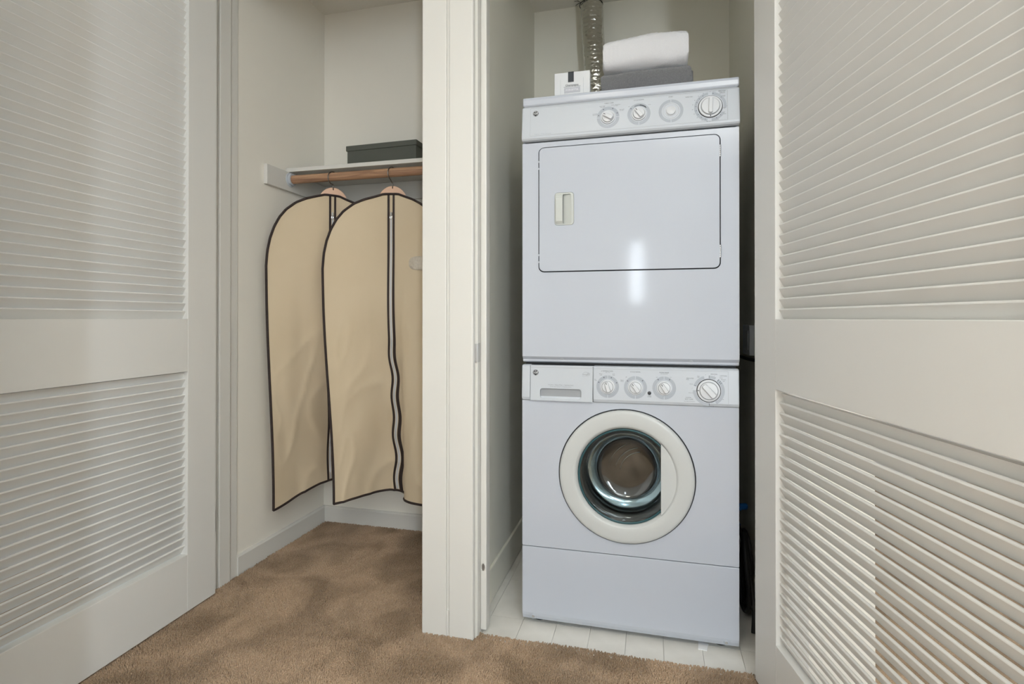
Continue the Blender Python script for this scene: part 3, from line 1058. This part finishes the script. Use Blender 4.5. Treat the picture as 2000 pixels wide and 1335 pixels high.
def emblem(parent, cx, cz, y, shr, r=0.0115):
    """dark round monogram with white flourishes and two joined letters"""
    e = obj('emblem', MB().lathe([(0.0002, 0.0008), (r, 0.0008), (r, -0.0005)], cx, cz, y, 32, shear=shr), M_INKD, parent)
    mb = MB()
    for k in range(4):
        a0 = 45 + 90 * k
        mb.sector(cx, cz, y - 0.0009, r * 0.84, r * 0.90, a0 - 30, a0 + 30, 0.0002, shr)
        a = radians(a0 + 45)
        mb.sector(cx + r * 0.70 * cos(a), cz + r * 0.70 * sin(a), y - 0.0009, r * 0.10, r * 0.17, 0, 270, 0.0002, shr, 20)
    text_mb(mb, 'GE', cx, cz, r * 0.72, y, shr, italic=0.35, depth=0.0012, z_ref=cz)
    obj('monogram', mb, M_PAPER, e)['kind'] = 'stuff'
    return e


# washer console
def console_slope(z, z0, z1, yb, yt):
    return yb + (yt - yb) * (z - z0) / (z1 - z0)


WZ0, WZ1 = 0.776, 0.8915
wsh = 0.006 / (WZ1 - WZ0)           # leans back a little towards its top
wy = lambda z: FR - 0.010 + wsh * (z - WZ0)


def console_prof(z0, z1, yf, back, lip=0.008):
    return [(back, z0 - 0.004), (yf(z0) + 0.010, z0 - 0.006), (yf(z0) + 0.003, z0 - 0.002), (yf(z0), z0 + 0.006), (yf(z1 - 0.006), z1 - 0.006), (yf(z1) + 0.004, z1 - 0.001), (yf(z1) + 0.012, z1), (back, z1)]


con = obj('console', MB().prism(console_prof(WZ0, WZ1, wy, FR + 0.03), X0, -0.3975, 'x').prism(console_prof(WZ0, WZ1, wy, FR + 0.03), -0.1835, X1, 'x'), M_PLASTIC, wm, bevel=0.003, seg=3)
con['label'] = 'white control console'
# detergent drawer front with its finger recess
dr = plate(rrect(-0.3955, -0.1855, WZ0 - 0.004, WZ1 - 0.001, 0.002, 2), [rrect(-0.3625, -0.2225, WZ0 + 0.004, WZ0 + 0.037, 0.009, 5)], FR - 0.010, 0.006, lambda z: wsh * (z - WZ0))
dw = obj('detergent_drawer', dr, M_PLASTIC, wm, smooth='auto')
rec = MB()
x0_, x1_, z0_, z1_ = -0.3625, -0.2225, WZ0 + 0.004, WZ0 + 0.037
yb_ = FR - 0.004
rec.add([(x0_, yb_, z0_), (x1_, yb_, z0_), (x1_, yb_ + 0.004, z0_ + 0.012), (x0_, yb_ + 0.004, z0_ + 0.012), (x1_, yb_ + 0.022, z1_), (x0_, yb_ + 0.022, z1_)], [(0, 1, 2, 3), (3, 2, 4, 5)])
rec.box(x0_ - 0.002, x0_, yb_ - 0.001, yb_ + 0.024, z0_, z1_ + 0.002).box(x1_, x1_ + 0.002, yb_ - 0.001, yb_ + 0.024, z0_, z1_ + 0.002).box(x0_, x1_, yb_ - 0.001, yb_ + 0.024, z1_, z1_ + 0.002)
obj('finger_recess', rec, M_PLASTIC, dw)
obj('drawer_seam', MB().box(-0.3985, -0.1825, FR - 0.002, FR + 0.002, WZ0 - 0.002, WZ1 - 0.004), M_SEAMG, wm)
yz = wy(0.83)
emblem(dw, -0.378, 0.8655, wy(0.8655), wsh, 0.0098)
# printed overlay line
ln = MB()
ln.box(-0.3945, -0.1865, wy(0.883) - 0.0003, wy(0.883) + 0.001, 0.8826, 0.8832)
ln.box(-0.1825, 0.236, wy(0.883) - 0.0003, wy(0.883) + 0.001, 0.8826, 0.8832)
ln.box(-0.1825, 0.236, wy(0.785) - 0.0003, wy(0.785) + 0.001, 0.7822, 0.7828)
ln.add([(0.2355, wy(0.7825) - 0.0004, 0.7825), (0.2362, wy(0.7825) - 0.0004, 0.7825), (0.2362, wy(0.883) - 0.0004, 0.883), (0.2355, wy(0.883) - 0.0004, 0.883)], [(0, 1, 2, 3)])
obj('overlay_outline', ln, M_SEAMG, con)['kind'] = 'stuff'
K = [(-0.136, 0.825, 108), (-0.047, 0.825, 128), (0.043, 0.826, 124)]
for x, z, a in K:
    dial_ring(con, x, z, wy(z), wsh, 0.0262, 0.0365, [(-88, 88), (92, 268)])
    knob(con, x, z, wy(z), wsh, 0.0235, 0.0178, a)
dial_ring(con, 0.178, 0.822, wy(0.822), wsh, 0.0385, 0.0475, [(108, 160), (180, 272), (300, 412), (62, 88)])
k4 = knob(con, 0.178, 0.822, wy(0.822), wsh, 0.0345, 0.0265, 133, tick=180, grip=0.30)
obj('knob_seam_shade', MB().lathe([(0.0366, -0.0002), (0.0366, 0.0010), (0.0345, 0.0010)], 0.178, 0.822, wy(0.822), 48, shear=wsh), M_SEAM, k4)  # seam ring, dark colour standing in for the shadow round the skirt
ledo = obj('indicator_lamp', MB().lathe([(0.0058, -0.0005), (0.0058, 0.0014), (0.004, 0.0022), (0.0003, 0.0024)], -0.003, 0.8085, wy(0.8085), 20, shear=wsh), M_INKD, con, smooth='auto')
tx = MB()
T = lambda s, x, z, sz, **k: text_mb(tx, s, x, z, sz, wy(z), wsh, z_ref=z, **k)
T('4 TEMPERATURES', -0.138, 0.8755, 0.0036); T('wash - rinse', -0.136, 0.8715, 0.0022)
T('Warm', -0.1585, 0.8665, 0.0028); T('Cold', -0.1585, 0.8625, 0.0028)
T('Cold', -0.117, 0.8665, 0.0028); T('Cold', -0.117, 0.8625, 0.0028)
T('Hot', -0.1765, 0.8475, 0.0026); T('Cold', -0.1755, 0.8440, 0.0026)
T('Warm', -0.0895, 0.8475, 0.0028); T('Warm', -0.0895, 0.8440, 0.0028)
T('CYCLE SIGNAL', -0.047, 0.8750, 0.0036); T('Off', -0.0765, 0.8575, 0.0026)
T('EXTRA RINSE', 0.043, 0.8750, 0.0036); T('OPTIONAL RINSE', 0.043, 0.8710, 0.0020)
T('Off', 0.020, 0.8595, 0.0026); T('On', 0.0635, 0.8605, 0.0026)
T('DOOR', -0.003, 0.7995, 0.0024); T('LOCKED', -0.003, 0.7962, 0.0024)
T('Stop', 0.1475, 0.8665, 0.0026); T('Spin', 0.1475, 0.8632, 0.0026)
T('DELICATES', 0.1225, 0.8590, 0.0032); T('Wash', 0.1145, 0.8553, 0.0026)
T('Warm', 0.126, 0.8410, 0.0028); T('Rinse Only', 0.1255, 0.8135, 0.0024)
T('NORMAL', 0.1175, 0.7985, 0.0030); T('EASY CARE', 0.1190, 0.7932, 0.0036); T('SEE OTHER SIDE FOR DETAILS', 0.1205, 0.7865, 0.0018)
T('PREWASH', 0.194, 0.8735, 0.0032); T('COTTONS', 0.2215, 0.8690, 0.0032); T('Heavy', 0.2150, 0.8630, 0.0026)
T('Normal', 0.2215, 0.8575, 0.0032); T('Light', 0.2225, 0.8530, 0.0026); T('Spin Only', 0.2160, 0.7965, 0.0024); T('Warm', 0.178, 0.7878, 0.0030)
for cx_, cz_, an in ((-0.136, 0.825, (155, 112, 68, 25)), (-0.047, 0.825, (140, 45)), (0.043, 0.826, (125, 58))):
    ticks(tx, cx_, cz_, wy(cz_), wsh, 0.0320, an, 0.0035, 0.0013)
ticks(tx, 0.178, 0.822, wy(0.822), wsh, 0.0430, (160, 272, 88, 49, 40, 33), 0.008, 0.0006)
ticks(tx, 0.178, 0.822, wy(0.822), wsh, 0.0500, (100, 70, 172, 286), 0.0012, 0.0006)
obj('lettering', tx, M_INK, con)['kind'] = 'stuff'
tx2 = MB()
text_mb(tx2, '4 Cycle  |  Heavy Duty  |  Stainless Steel', -0.292, 0.8255, 0.0038, wy(0.8255), wsh)
text_mb(tx2, 'EXTRA LARGE CAPACITY COMMERCIAL SYSTEM', -0.292, 0.8190, 0.0024, wy(0.819), wsh)
# arch and star mark
mx_, mz_ = -0.208, 0.8640
tx2.sector(mx_, mz_ - 0.004, wy(mz_), 0.0105, 0.0110, 20, 175, 0.0006, wsh, 40)
text_mb(tx2, 'energy', mx_ - 0.002, mz_ - 0.001, 0.0045, wy(mz_), wsh, italic=0.3)
sx_, sz_ = mx_ + 0.0095, mz_ + 0.0005
star = [(sx_ + (0.0050 if i % 2 == 0 else 0.0022) * cos(radians(90 + 36 * i)), sz_ + (0.0050 if i % 2 == 0 else 0.0022) * sin(radians(90 + 36 * i))) for i in range(10)]
for i in range(10):
    p0, p1 = star[i], star[(i + 1) % 10]
    L_ = sqrt((p1[0] - p0[0]) ** 2 + (p1[1] - p0[1]) ** 2)
    nx_, nz_ = -(p1[1] - p0[1]) / L_ * 0.0003, (p1[0] - p0[0]) / L_ * 0.0003
    y_ = wy(mz_) - 0.0006
    tx2.add([(p0[0] - nx_, y_, p0[1] - nz_), (p1[0] - nx_, y_, p1[1] - nz_), (p1[0] + nx_, y_, p1[1] + nz_), (p0[0] + nx_, y_, p0[1] + nz_)], [(0, 1, 2, 3)])
tx2.box(mx_ - 0.012, mx_ + 0.009, wy(mz_) - 0.0011, wy(mz_) - 0.0008, mz_ - 0.0065, mz_ - 0.0061)
obj('drawer_lettering', tx2, M_SEAMF, dw)['kind'] = 'stuff'

# ------------------------------------------------------------------ dryer
DX0, DX1 = -0.4255, 0.270
dry = thing('clothes_dryer', 'white clothes dryer with square door, stacked on the washing machine', 'dryer', (-0.08, 2.15, 0.9))
obj('stacking_rail', MB().box(DX0 + 0.008, DX1 - 0.008, FR + 0.024, BK - 0.05, 0.8925, 0.9030), M_BLACK, dry)
obj('cabinet', shell(DX0, DX1, FR + 0.010, BK - 0.03, 0.9035, 1.775), M_ENAMEL, dry, bevel=0.002)
dhole = rrect(-0.3695, 0.2155, 1.2055, 1.6315, 0.020, 6)
obj('front_panel', plate(rrect(DX0, DX1, 0.921, 1.648, 0.0012, 2), [dhole], FR, 0.0098), M_ENAMEL, dry, smooth='auto', angle=30)
lowp = [(FR + 0.0098, 0.9211), (FR, 0.9211), (FR + 0.0004, 0.9192), (FR + 0.0190, 0.9000), (FR + 0.0230, 0.8985), (FR + 0.023, 0.9034), (FR + 0.0098, 0.9034)]
bev = obj('lower_lip', MB().prism(lowp, DX0, DX1, 'x'), M_ENAMEL, dry)
for x in (-0.290, 0.126):
    obj('screw_cap', MB().lathe([(0.0088, -0.006), (0.0088, -0.0015), (0.0070, 0.0004), (0.0003, 0.0010)], x, 0.9085, FR + 0.0105, 24, shear=-0.95), M_PLASTIC, bev, smooth='auto')
obj('door_gap', MB().box(-0.375, 0.221, FR + 0.020, FR + 0.022, 1.200, 1.637), M_SEAM, dry)
# door with pull recess
HX0, HX1, HZ0, HZ1 = -0.3135, -0.2475, 1.363, 1.473
dd = plate(rrect(-0.3660, 0.2120, 1.2091, 1.6280, 0.017, 6), [rrect(HX0, HX1, HZ0, HZ1, 0.011, 5)], FR - 0.0035, 0.012)
dor = obj('door_panel', dd, M_ENAMEL, dry, smooth='auto', angle=30, bevel=0.0022, seg=3)
dor['label'] = 'square white dryer door'
hb = MB()
hb.box(HX0 - 0.003, HX1 + 0.003, FR + 0.016, FR + 0.018, HZ0 - 0.003, HZ1 + 0.003)
cup = obj('handle_cup', plate(rrect(HX0 + 0.0006, HX1 - 0.0006, HZ0 + 0.0006, HZ1 - 0.0006, 0.0105, 5), [rrect(-0.2850, HX1 - 0.010, HZ0 + 0.004, HZ1 - 0.006, 0.004, 4)], FR - 0.0042, 0.004), M_HANDLE, dor, bevel=0.0008)
cupb = MB()
cx0, cx1, cz0, cz1 = -0.2850, HX1 - 0.010, HZ0 + 0.004, HZ1 - 0.006
cupb.add([(cx1, FR - 0.002, cz0), (cx1, FR - 0.002, cz1), (cx0, FR + 0.006, cz1), (cx0, FR + 0.006, cz0)], [(0, 1, 2, 3)])
cupb.add([(cx0, FR - 0.002, cz1), (cx1, FR - 0.002, cz1), (cx0, FR + 0.006, cz1)], [(0, 1, 2)])
cupb.add([(cx0, FR - 0.002, cz0), (cx1, FR - 0.002, cz0), (cx0, FR + 0.006, cz0)], [(0, 1, 2)])
obj('cup_floor', cupb, M_HANDLE, dor)
gp = [(FR - 0.0040, HZ0 + 0.004), (FR - 0.0105, HZ0 + 0.014), (FR - 0.0120, HZ0 + 0.026), (FR - 0.0115, HZ1 - 0.020), (FR - 0.0080, HZ1 - 0.008), (FR - 0.0040, HZ1 - 0.004)]
obj('pull_grip', MB().prism(gp, HX0 + 0.004, -0.2845, 'x'), M_HANDLE, dor, bevel=0.0022, seg=3)
for z0_, z1_ in ((1.558, 1.596), (1.241, 1.281)):
    hm = MB()
    n_ = 6
    for i in range(n_):
        a = z0_ + (z1_ - z0_) * i / n_; b = a + (z1_ - z0_) / n_ - 0.0009
        hm.tube([(0.2142, FR - 0.0025, a), (0.2142, FR - 0.0025, b)], 0.0026, 10)
    obj('hinge', hm, M_CHROME, dor, smooth='auto')
for z0_ in (1.580, 1.556, 1.262, 1.238):
    obj('hinge_screw', MB().box(-0.3700, -0.3668, FR - 0.0012, FR + 0.004, z0_, z0_ + 0.006), M_PLASTIC, dry)
# console of the dryer
DZ0, DZ1 = 1.659, 1.7735
dsh = 0.014 / (DZ1 - DZ0)
dy = lambda z: FR - 0.014 + dsh * (z - DZ0)
prof = [(FR + 0.03, DZ0 - 0.005), (dy(DZ0) + 0.014, DZ0 - 0.006), (dy(DZ0) + 0.005, DZ0 - 0.003), (dy(DZ0) + 0.0015, DZ0 + 0.002), (dy(DZ0 + 0.008), DZ0 + 0.008), (dy(DZ1 - 0.005), DZ1 - 0.005), (dy(DZ1) + 0.003, DZ1 - 0.001), (dy(DZ1) + 0.010, DZ1), (FR + 0.03, DZ1)]
dcon = obj('console', MB().prism(prof, DX0 - 0.0005, DX1 + 0.0015, 'x'), M_PLASTIC, dry, bevel=0.0035, seg=3)
dcon['label'] = 'white control console'
ov = MB()
for z_ in (1.6685, 1.7665):
    ov.add([(-0.3965, dy(z_ - 0.0003) - 0.0004, z_ - 0.0003), (0.2345, dy(z_ - 0.0003) - 0.0004, z_ - 0.0003), (0.2345, dy(z_ + 0.0003) - 0.0004, z_ + 0.0003), (-0.3965, dy(z_ + 0.0003) - 0.0004, z_ + 0.0003)], [(0, 1, 2, 3)])
for x, w_ in ((-0.3965, 0.0005), (0.2345, 0.0010)):
    ov.add([(x, dy(1.6685) - 0.0004, 1.6685), (x + w_, dy(1.6685) - 0.0004, 1.6685), (x + w_, dy(1.7665) - 0.0004, 1.7665), (x, dy(1.7665) - 0.0004, 1.7665)], [(0, 1, 2, 3)])
obj('overlay_outline', ov, M_SEAMG, dcon)['kind'] = 'stuff'
emblem(dcon, -0.378, 1.7475, dy(1.7475), dsh, 0.0098)
for x, z, a in ((-0.134, 1.7115, 150), (-0.035, 1.7135, 128)):
    dial_ring(dcon, x, z, dy(z), dsh, 0.0262, 0.0365, [(2, 178), (182, 358)] if x < -0.1 else [(45, 268), (-88, 42)])
    knob(dcon, x, z, dy(z), dsh, 0.0230, 0.0180, a)
obj('signal_arc', MB().sector(-0.035, 1.7135, dy(1.7135), 0.0285, 0.0315, 40, 85, 0.0012, dsh).sector(-0.035, 1.7135, dy(1.7135), 0.0290, 0.0305, 85, 118, 0.0012, dsh), M_INKD, dcon)
dial_ring(dcon, 0.065, 1.7140, dy(1.714), dsh, 0.0290, 0.0380, [(-88, 88), (92, 268)])
sb = obj('start_button', MB().lathe([(0.0165, 0.0), (0.0165, 0.0016), (0.0145, 0.0016), (0.0140, 0.0060), (0.0120, 0.0076), (0.0003, 0.0082)], 0.065, 1.7140, dy(1.714), 36, shear=dsh), M_KNOB, dcon, smooth='auto', angle=40)
obj('button_seat', MB().lathe([(0.0255, 0.0003), (0.0250, 0.0010), (0.0243, 0.0003)], 0.065, 1.7140, dy(1.714), 40, shear=dsh), M_KNOB, dcon)
dial_ring(dcon, 0.184, 1.7165, dy(1.7165), dsh, 0.0400, 0.0480, [(-30, -85), (98, 258), (5, 82), (-8, 5)])
k5 = knob(dcon, 0.184, 1.7165, dy(1.7165), dsh, 0.0350, 0.0270, 88, tick=270, grip=0.20)
obj('knob_seam_shade', MB().lathe([(0.0372, -0.0002), (0.0368, 0.0010), (0.0350, 0.0010)], 0.184, 1.7165, dy(1.7165), 48, shear=dsh), M_SEAM, k5)  # seam ring with the shadow under the skirt put into its dark colour
tx = MB()
T = lambda s, x, z, sz, **k: text_mb(tx, s, x, z, sz, dy(z), dsh, z_ref=z, **k)
T('FABRIC CARE', -0.131, 1.7600, 0.0036); T('CYCLE SIGNAL', -0.035, 1.7610, 0.0036); T('START', 0.065, 1.7610, 0.0036)
T('COTTONS', -0.1765, 1.7260, 0.0026); T('HIGH HEAT', -0.1765, 1.7225, 0.0022)
T('EASY CARE', -0.153, 1.7510, 0.0026); T('MED HEAT', -0.152, 1.7475, 0.0022)
T('KNIT - DELICATES', -0.109, 1.7520, 0.0026); T('LOW HEAT', -0.109, 1.7485, 0.0022)
T('AIR FLUFF', -0.0895, 1.7340, 0.0026); T('NO HEAT', -0.0895, 1.7305, 0.0022)
T('OFF', -0.0665, 1.7410, 0.0024); T('LOUD', -0.0020, 1.7420, 0.0024)
T('TIMED DRY', 0.121, 1.7545, 0.0034)
T('START', 0.197, 1.7660, 0.0020); T('EASY CARE', 0.2195, 1.7645, 0.0032); T('MORE DRY', 0.2205, 1.7605, 0.0024); T('DEWRINKLE', 0.2205, 1.7575, 0.0022)
T('OPTIMUM', 0.2225, 1.7490, 0.0022); T('LESS DRY', 0.2225, 1.7460, 0.0022)
T('MORE DRY', 0.2240, 1.7085, 0.0024); T('OPTIMUM DRY', 0.2175, 1.6945, 0.0022); T('COTTONS', 0.2215, 1.6885, 0.0028); T('LESS DRY', 0.203, 1.6715, 0.0022)
for i, s in enumerate(('80', '70', '60', '50', '40', '30', '20', '10', 'OFF')):
    aa = radians(112 + i * 18.5)
    T(s, 0.184 + 0.0535 * cos(aa), 1.7165 + 0.0490 * sin(aa), 0.0026)
ticks(tx, 0.184, 1.7165, dy(1.7165), dsh, 0.0430, [120 + i * 18.5 for i in range(8)] + [78, 40, -12, -45, -65], 0.004, 0.0006)
ticks(tx, 0.184, 1.7165, dy(1.7165), dsh, 0.0490, (90, -3, -92), 0.0014, 0.0007)
for cx_, cz_, an in ((-0.134, 1.7115, (165, 118, 62, 22)), (-0.035, 1.7135, (142,))):
    ticks(tx, cx_, cz_, dy(cz_), dsh, 0.0320, an, 0.0035, 0.0013)
obj('lettering', tx, M_INK, dcon)['kind'] = 'stuff'
tx = MB()
text_mb(tx, '5 Cycle  |  4 Heat Selections', -0.352, 1.6735, 0.0036, dy(1.6735), dsh)
obj('faint_lettering', tx, M_GREYPRINT, dcon)['kind'] = 'stuff'
# top cap
tp = [(FR + 0.68 - 0.03, 1.7765), (FR + 0.004, 1.7765), (FR - 0.0005, 1.779), (FR - 0.001, 1.796), (FR + 0.003, 1.805), (FR + 0.012, 1.8095), (FR + 0.65, 1.8095)]
obj('top_cap', MB().prism(tp, DX0 + 0.001, DX1 + 0.001, 'x'), M_ENAMEL, dry, bevel=0.004, seg=3)
obj('cap_seam', MB().box(DX0 + 0.006, DX1 - 0.004, FR + 0.004, FR + 0.02, 1.7725, 1.778), M_SEAMG, dry)
TOP = 1.8096

# white shim poking out under the washer
tag(obj('foot_shim', MB().prism([(0.146, 1.815), (0.172, 1.812), (0.180, 1.850), (0.150, 1.86)], 0.0020, 0.0045, 'z'), M_PAPER), 'small white shim on the tiles under the front edge of the washing machine', 'shim')

# ------------------------------------------------------------------ things on the dryer
def towel(name, label, m, x0, x1, y0, y1, z0, zl, zr, seed, sag=0.0, group=None):
    """folded towel: rounded front fold, extruded along x, soft noise"""
    nx, npf = 64, 56
    mb = MB()
    vs = []
    for i in range(nx + 1):
        s = i / nx
        x = x0 + (x1 - x0) * s
        h = zl + (zr - zl) * s - z0 + sag * sin(pi * s)
        edge = min(s, 1 - s) * nx / 3.0
        sc_ = 1.0 if edge >= 1 else 0.86 + 0.14 * sqrt(1 - (1 - edge) ** 2)
        for k in range(npf):
            a = 2 * pi * k / npf
            ex = 0.45
            cy_ = math.copysign(abs(cos(a)) ** (ex if cos(a) > 0 else 0.75), cos(a)); cz_ = math.copysign(abs(sin(a)) ** 0.55, sin(a))
            y = (y0 + y1) / 2 + cy_ * (y1 - y0) / 2
            z = z0 + h / 2 + cz_ * h / 2 * sc_
            n1 = noise.noise(Vector((x * 14, y * 14, z * 20 + seed))) * 0.005
            n2 = noise.noise(Vector((x * 160, y * 160, z * 160 + seed))) * 0.0020
            d = n1 + n2
            if z < z0 + 0.006:
                zz = max(z0 + 0.0002, z + n2)
            else:
                zz = z + cz_ * d
            vs.append((x + (noise.noise(Vector((z * 30, y * 30, seed))) * 0.003 if i in (0, nx) else 0), y + cy_ * d, zz))
    fs = [(i * npf + k, i * npf + (k + 1) % npf, (i + 1) * npf + (k + 1) % npf, (i + 1) * npf + k) for i in range(nx) for k in range(npf)]
    fs += [tuple(range(npf))[::-1], tuple(range(nx * npf, (nx + 1) * npf))]
    mb.add(vs, fs)
    return tag(obj(name, mb, m, smooth='auto', angle=60), label, 'towel', group)


tg = towel('folded_towel', 'folded dark grey terry towel lying on the dryer under the white towel', M_TOWELG, -0.164, 0.134, 1.885, 2.09, TOP, 1.902, 1.905, 3.0)
tw = towel('folded_towel', 'folded white terry towel on top of the grey towel', M_TOWELW, -0.158, 0.124, 1.886, 2.07, 1.9040, 2.014, 2.026, 8.0, sag=0.011)
obj('towel_end', MB().prism([(1.93, TOP), (1.93, 1.89), (1.95, 1.897), (2.06, 1.895), (2.08, 1.87), (2.08, TOP)], 0.130, 0.142, 'x'), M_TOWELG, tg, bevel=0.004)

sx0, sx1 = -0.323, -0.200
sb_ = thing('soap_box', 'small white gift box with black ribbon standing on the dryer', 'box', (-0.26, 1.885, TOP))
bxo = obj('carton', MB().box(sx0, sx1, 1.870, 1.905, TOP, 1.9025), M_SOAP, sb_, bevel=0.0008)
rb = obj('ribbon', MB().box(-0.2755, -0.2555, 1.8690, 1.8705, 1.868, 1.9035).box(-0.2755, -0.2555, 1.8690, 1.906, 1.9026, 1.9035), M_RIBBON, sb_)
rb['label'] = 'black ribbon'
fm = MB()
for a in ((-0.302, -0.3015, 1.820, 1.880), (-0.2225, -0.222, 1.820, 1.880)):
    fm.box(a[0], a[1], 1.8694, 1.8701, a[2], a[3])
obj('embossed_line', fm, M_GREYPRINT, bxo)['kind'] = 'stuff'
lb = obj('silver_label', MB().box(-0.289, -0.234, 1.8688, 1.8701, 1.8315, 1.8485), M_SILVER, bxo)
tx = MB()
text_mb(tx, 'Champagne', -0.262, 1.8570, 0.0070, 1.8695)
tx.box(-0.291, -0.232, 1.8692, 1.8700, 1.8515, 1.8519)
obj('name_lettering', tx, M_INK, bxo)['kind'] = 'stuff'
tx = MB()
text_mb(tx, 'POINSETTIA', -0.2615, 1.8400, 0.0058, 1.8684)
obj('label_lettering', tx, M_PAPER, bxo)['kind'] = 'stuff'

# ------------------------------------------------------------------ foil duct
dt = thing('dryer_duct', 'silver foil flexible dryer duct rising behind the dryer to the ceiling', 'duct', (-0.25, 2.59, 1.75))
pth = []
ctrl = [(-0.240, 2.585, 1.70), (-0.243, 2.585, 2.00), (-0.250, 2.590, 2.22), (-0.264, 2.60, 2.40), (-0.270, 2.60, 2.56), (-0.272, 2.60, 2.6245)]
NP = 420
seg = 72
vs = []
for i in range(NP + 1):
    z = 1.70 + (2.6245 - 1.70) * i / NP
    c = Vector((float(np.interp(z, [c[2] for c in ctrl], [c[0] for c in ctrl])), float(np.interp(z, [c[2] for c in ctrl], [c[1] for c in ctrl])), z))
    for k in range(seg):
        a = 2 * pi * k / seg
        ph = z / 0.0205 * 2 * pi + a
        pn = (ph / (2 * pi)) % 1.0
        rr = 0.0515 + 0.0012 * (1 - abs(2 * pn - 1)) ** 0.5
        rr += noise.noise(Vector((cos(a) * 4.0, sin(a) * 4.0, z * 55))) * 0.0020 + noise.noise(Vector((cos(a) * 11, sin(a) * 11, z * 130))) * 0.0013
        vs.append((c.x + rr * cos(a), c.y + rr * sin(a), z))
fs = [(i * seg + k, i * seg + (k + 1) % seg, (i + 1) * seg + (k + 1) % seg, (i + 1) * seg + k) for i in range(NP) for k in range(seg)]
obj('duct_tube', MB().add(vs, fs), M_FOIL, dt, smooth='auto', angle=25)
tie = obj('cable_tie', MB().tube([(-0.272 + 0.0545 * cos(a), 2.60 + 0.0545 * sin(a), 2.545) for a in [2 * pi * k / 32 for k in range(32)]], 0.002, 6, closed=True)
          .tube([(-0.318, 2.565, 2.546), (-0.334, 2.558, 2.550), (-0.346, 2.556, 2.548)], 0.0013, 6)
          .tube([(-0.318, 2.565, 2.544), (-0.330, 2.560, 2.536), (-0.340, 2.556, 2.528)], 0.0013, 6), M_BLACK, dt)
tie['label'] = 'black cable tie with loose tails'

# ------------------------------------------------------------------ beside the washer, in the gap to the right wall
def smooth_path(pts, n=10):
    out = []
    P_ = [Vector(p) for p in pts]
    for i in range(len(P_) - 1):
        p0 = P_[max(i - 1, 0)]; p1 = P_[i]; p2 = P_[i + 1]; p3 = P_[min(i + 2, len(P_) - 1)]
        for k in range(n):
            t_ = k / n
            out.append(0.5 * ((2 * p1) + (p2 - p0) * t_ + (2 * p0 - 5 * p1 + 4 * p2 - p3) * t_ ** 2 + (3 * p1 - p0 - 3 * p2 + p3) * t_ ** 3))
    out.append(P_[-1])
    return out


hs = thing('water_hose', 'coiled black water hoses hanging between the washing machine and right wall', 'hose', (0.325, 2.08, 0.05))
for k, (yy, zt, zb, r) in enumerate(((2.07, 0.285, 0.020, 0.0085), (2.10, 0.265, 0.035, 0.0085), (2.13, 0.275, 0.015, 0.008))):
    p = []
    for i in range(30):
        a = 2 * pi * i / 30
        p.append((0.322 + 0.006 * sin(a * 2 + k) + 0.008 * k, yy + 0.075 * cos(a), (zt + zb) / 2 + (zt - zb) / 2 * sin(a)))
    obj('hose_loop', MB().tube(p, r, 10, closed=True), M_BLACK, hs, smooth=True)
obj('hose_tail', MB().tube(smooth_path([(0.308, 2.20, 0.30), (0.318, 2.12, 0.27), (0.332, 2.03, 0.17), (0.334, 1.96, 0.09), (0.328, 1.935, 0.012)]), 0.0065, 10), M_BLACK, hs, smooth=True)
bb = obj('blue_connector', MB().tube([(0.3085, 2.195, 0.299), (0.3135, 2.155, 0.285)], 0.0095, 12), M_BLUE, hs, smooth='auto')
bb['label'] = 'blue hose end'
obj('blue_valve', MB().tube([(0.345, 2.17, 0.352), (0.318, 2.16, 0.352)], 0.012, 12).box(0.314, 0.322, 2.135, 2.185, 0.345, 0.359), M_BLUE, hs, bevel=0.001)
ob = thing('outlet_box', 'small white outlet box on the laundry wall right of the dryer', 'outlet', (0.362, 2.2, 0.97))
obj('box_frame', MB().box(0.345, 0.3628, 2.10, 2.245, 0.915, 1.024), M_PLASTIC, ob, bevel=0.002)
obj('socket_face', MB().box(0.3435, 0.3455, 2.125, 2.22, 0.935, 1.004), M_PLASTIC, ob, bevel=0.001)
tag(obj('power_cord', MB().tube(smooth_path([(0.352, 2.46, 0.897), (0.354, 2.36, 0.895), (0.354, 2.20, 0.897), (0.354, 2.05, 0.903), (0.353, 1.95, 0.905)]), 0.0062, 10), M_BLACK, smooth=True),
    'black cord along the laundry wall at the joint between dryer and washer', 'cord')
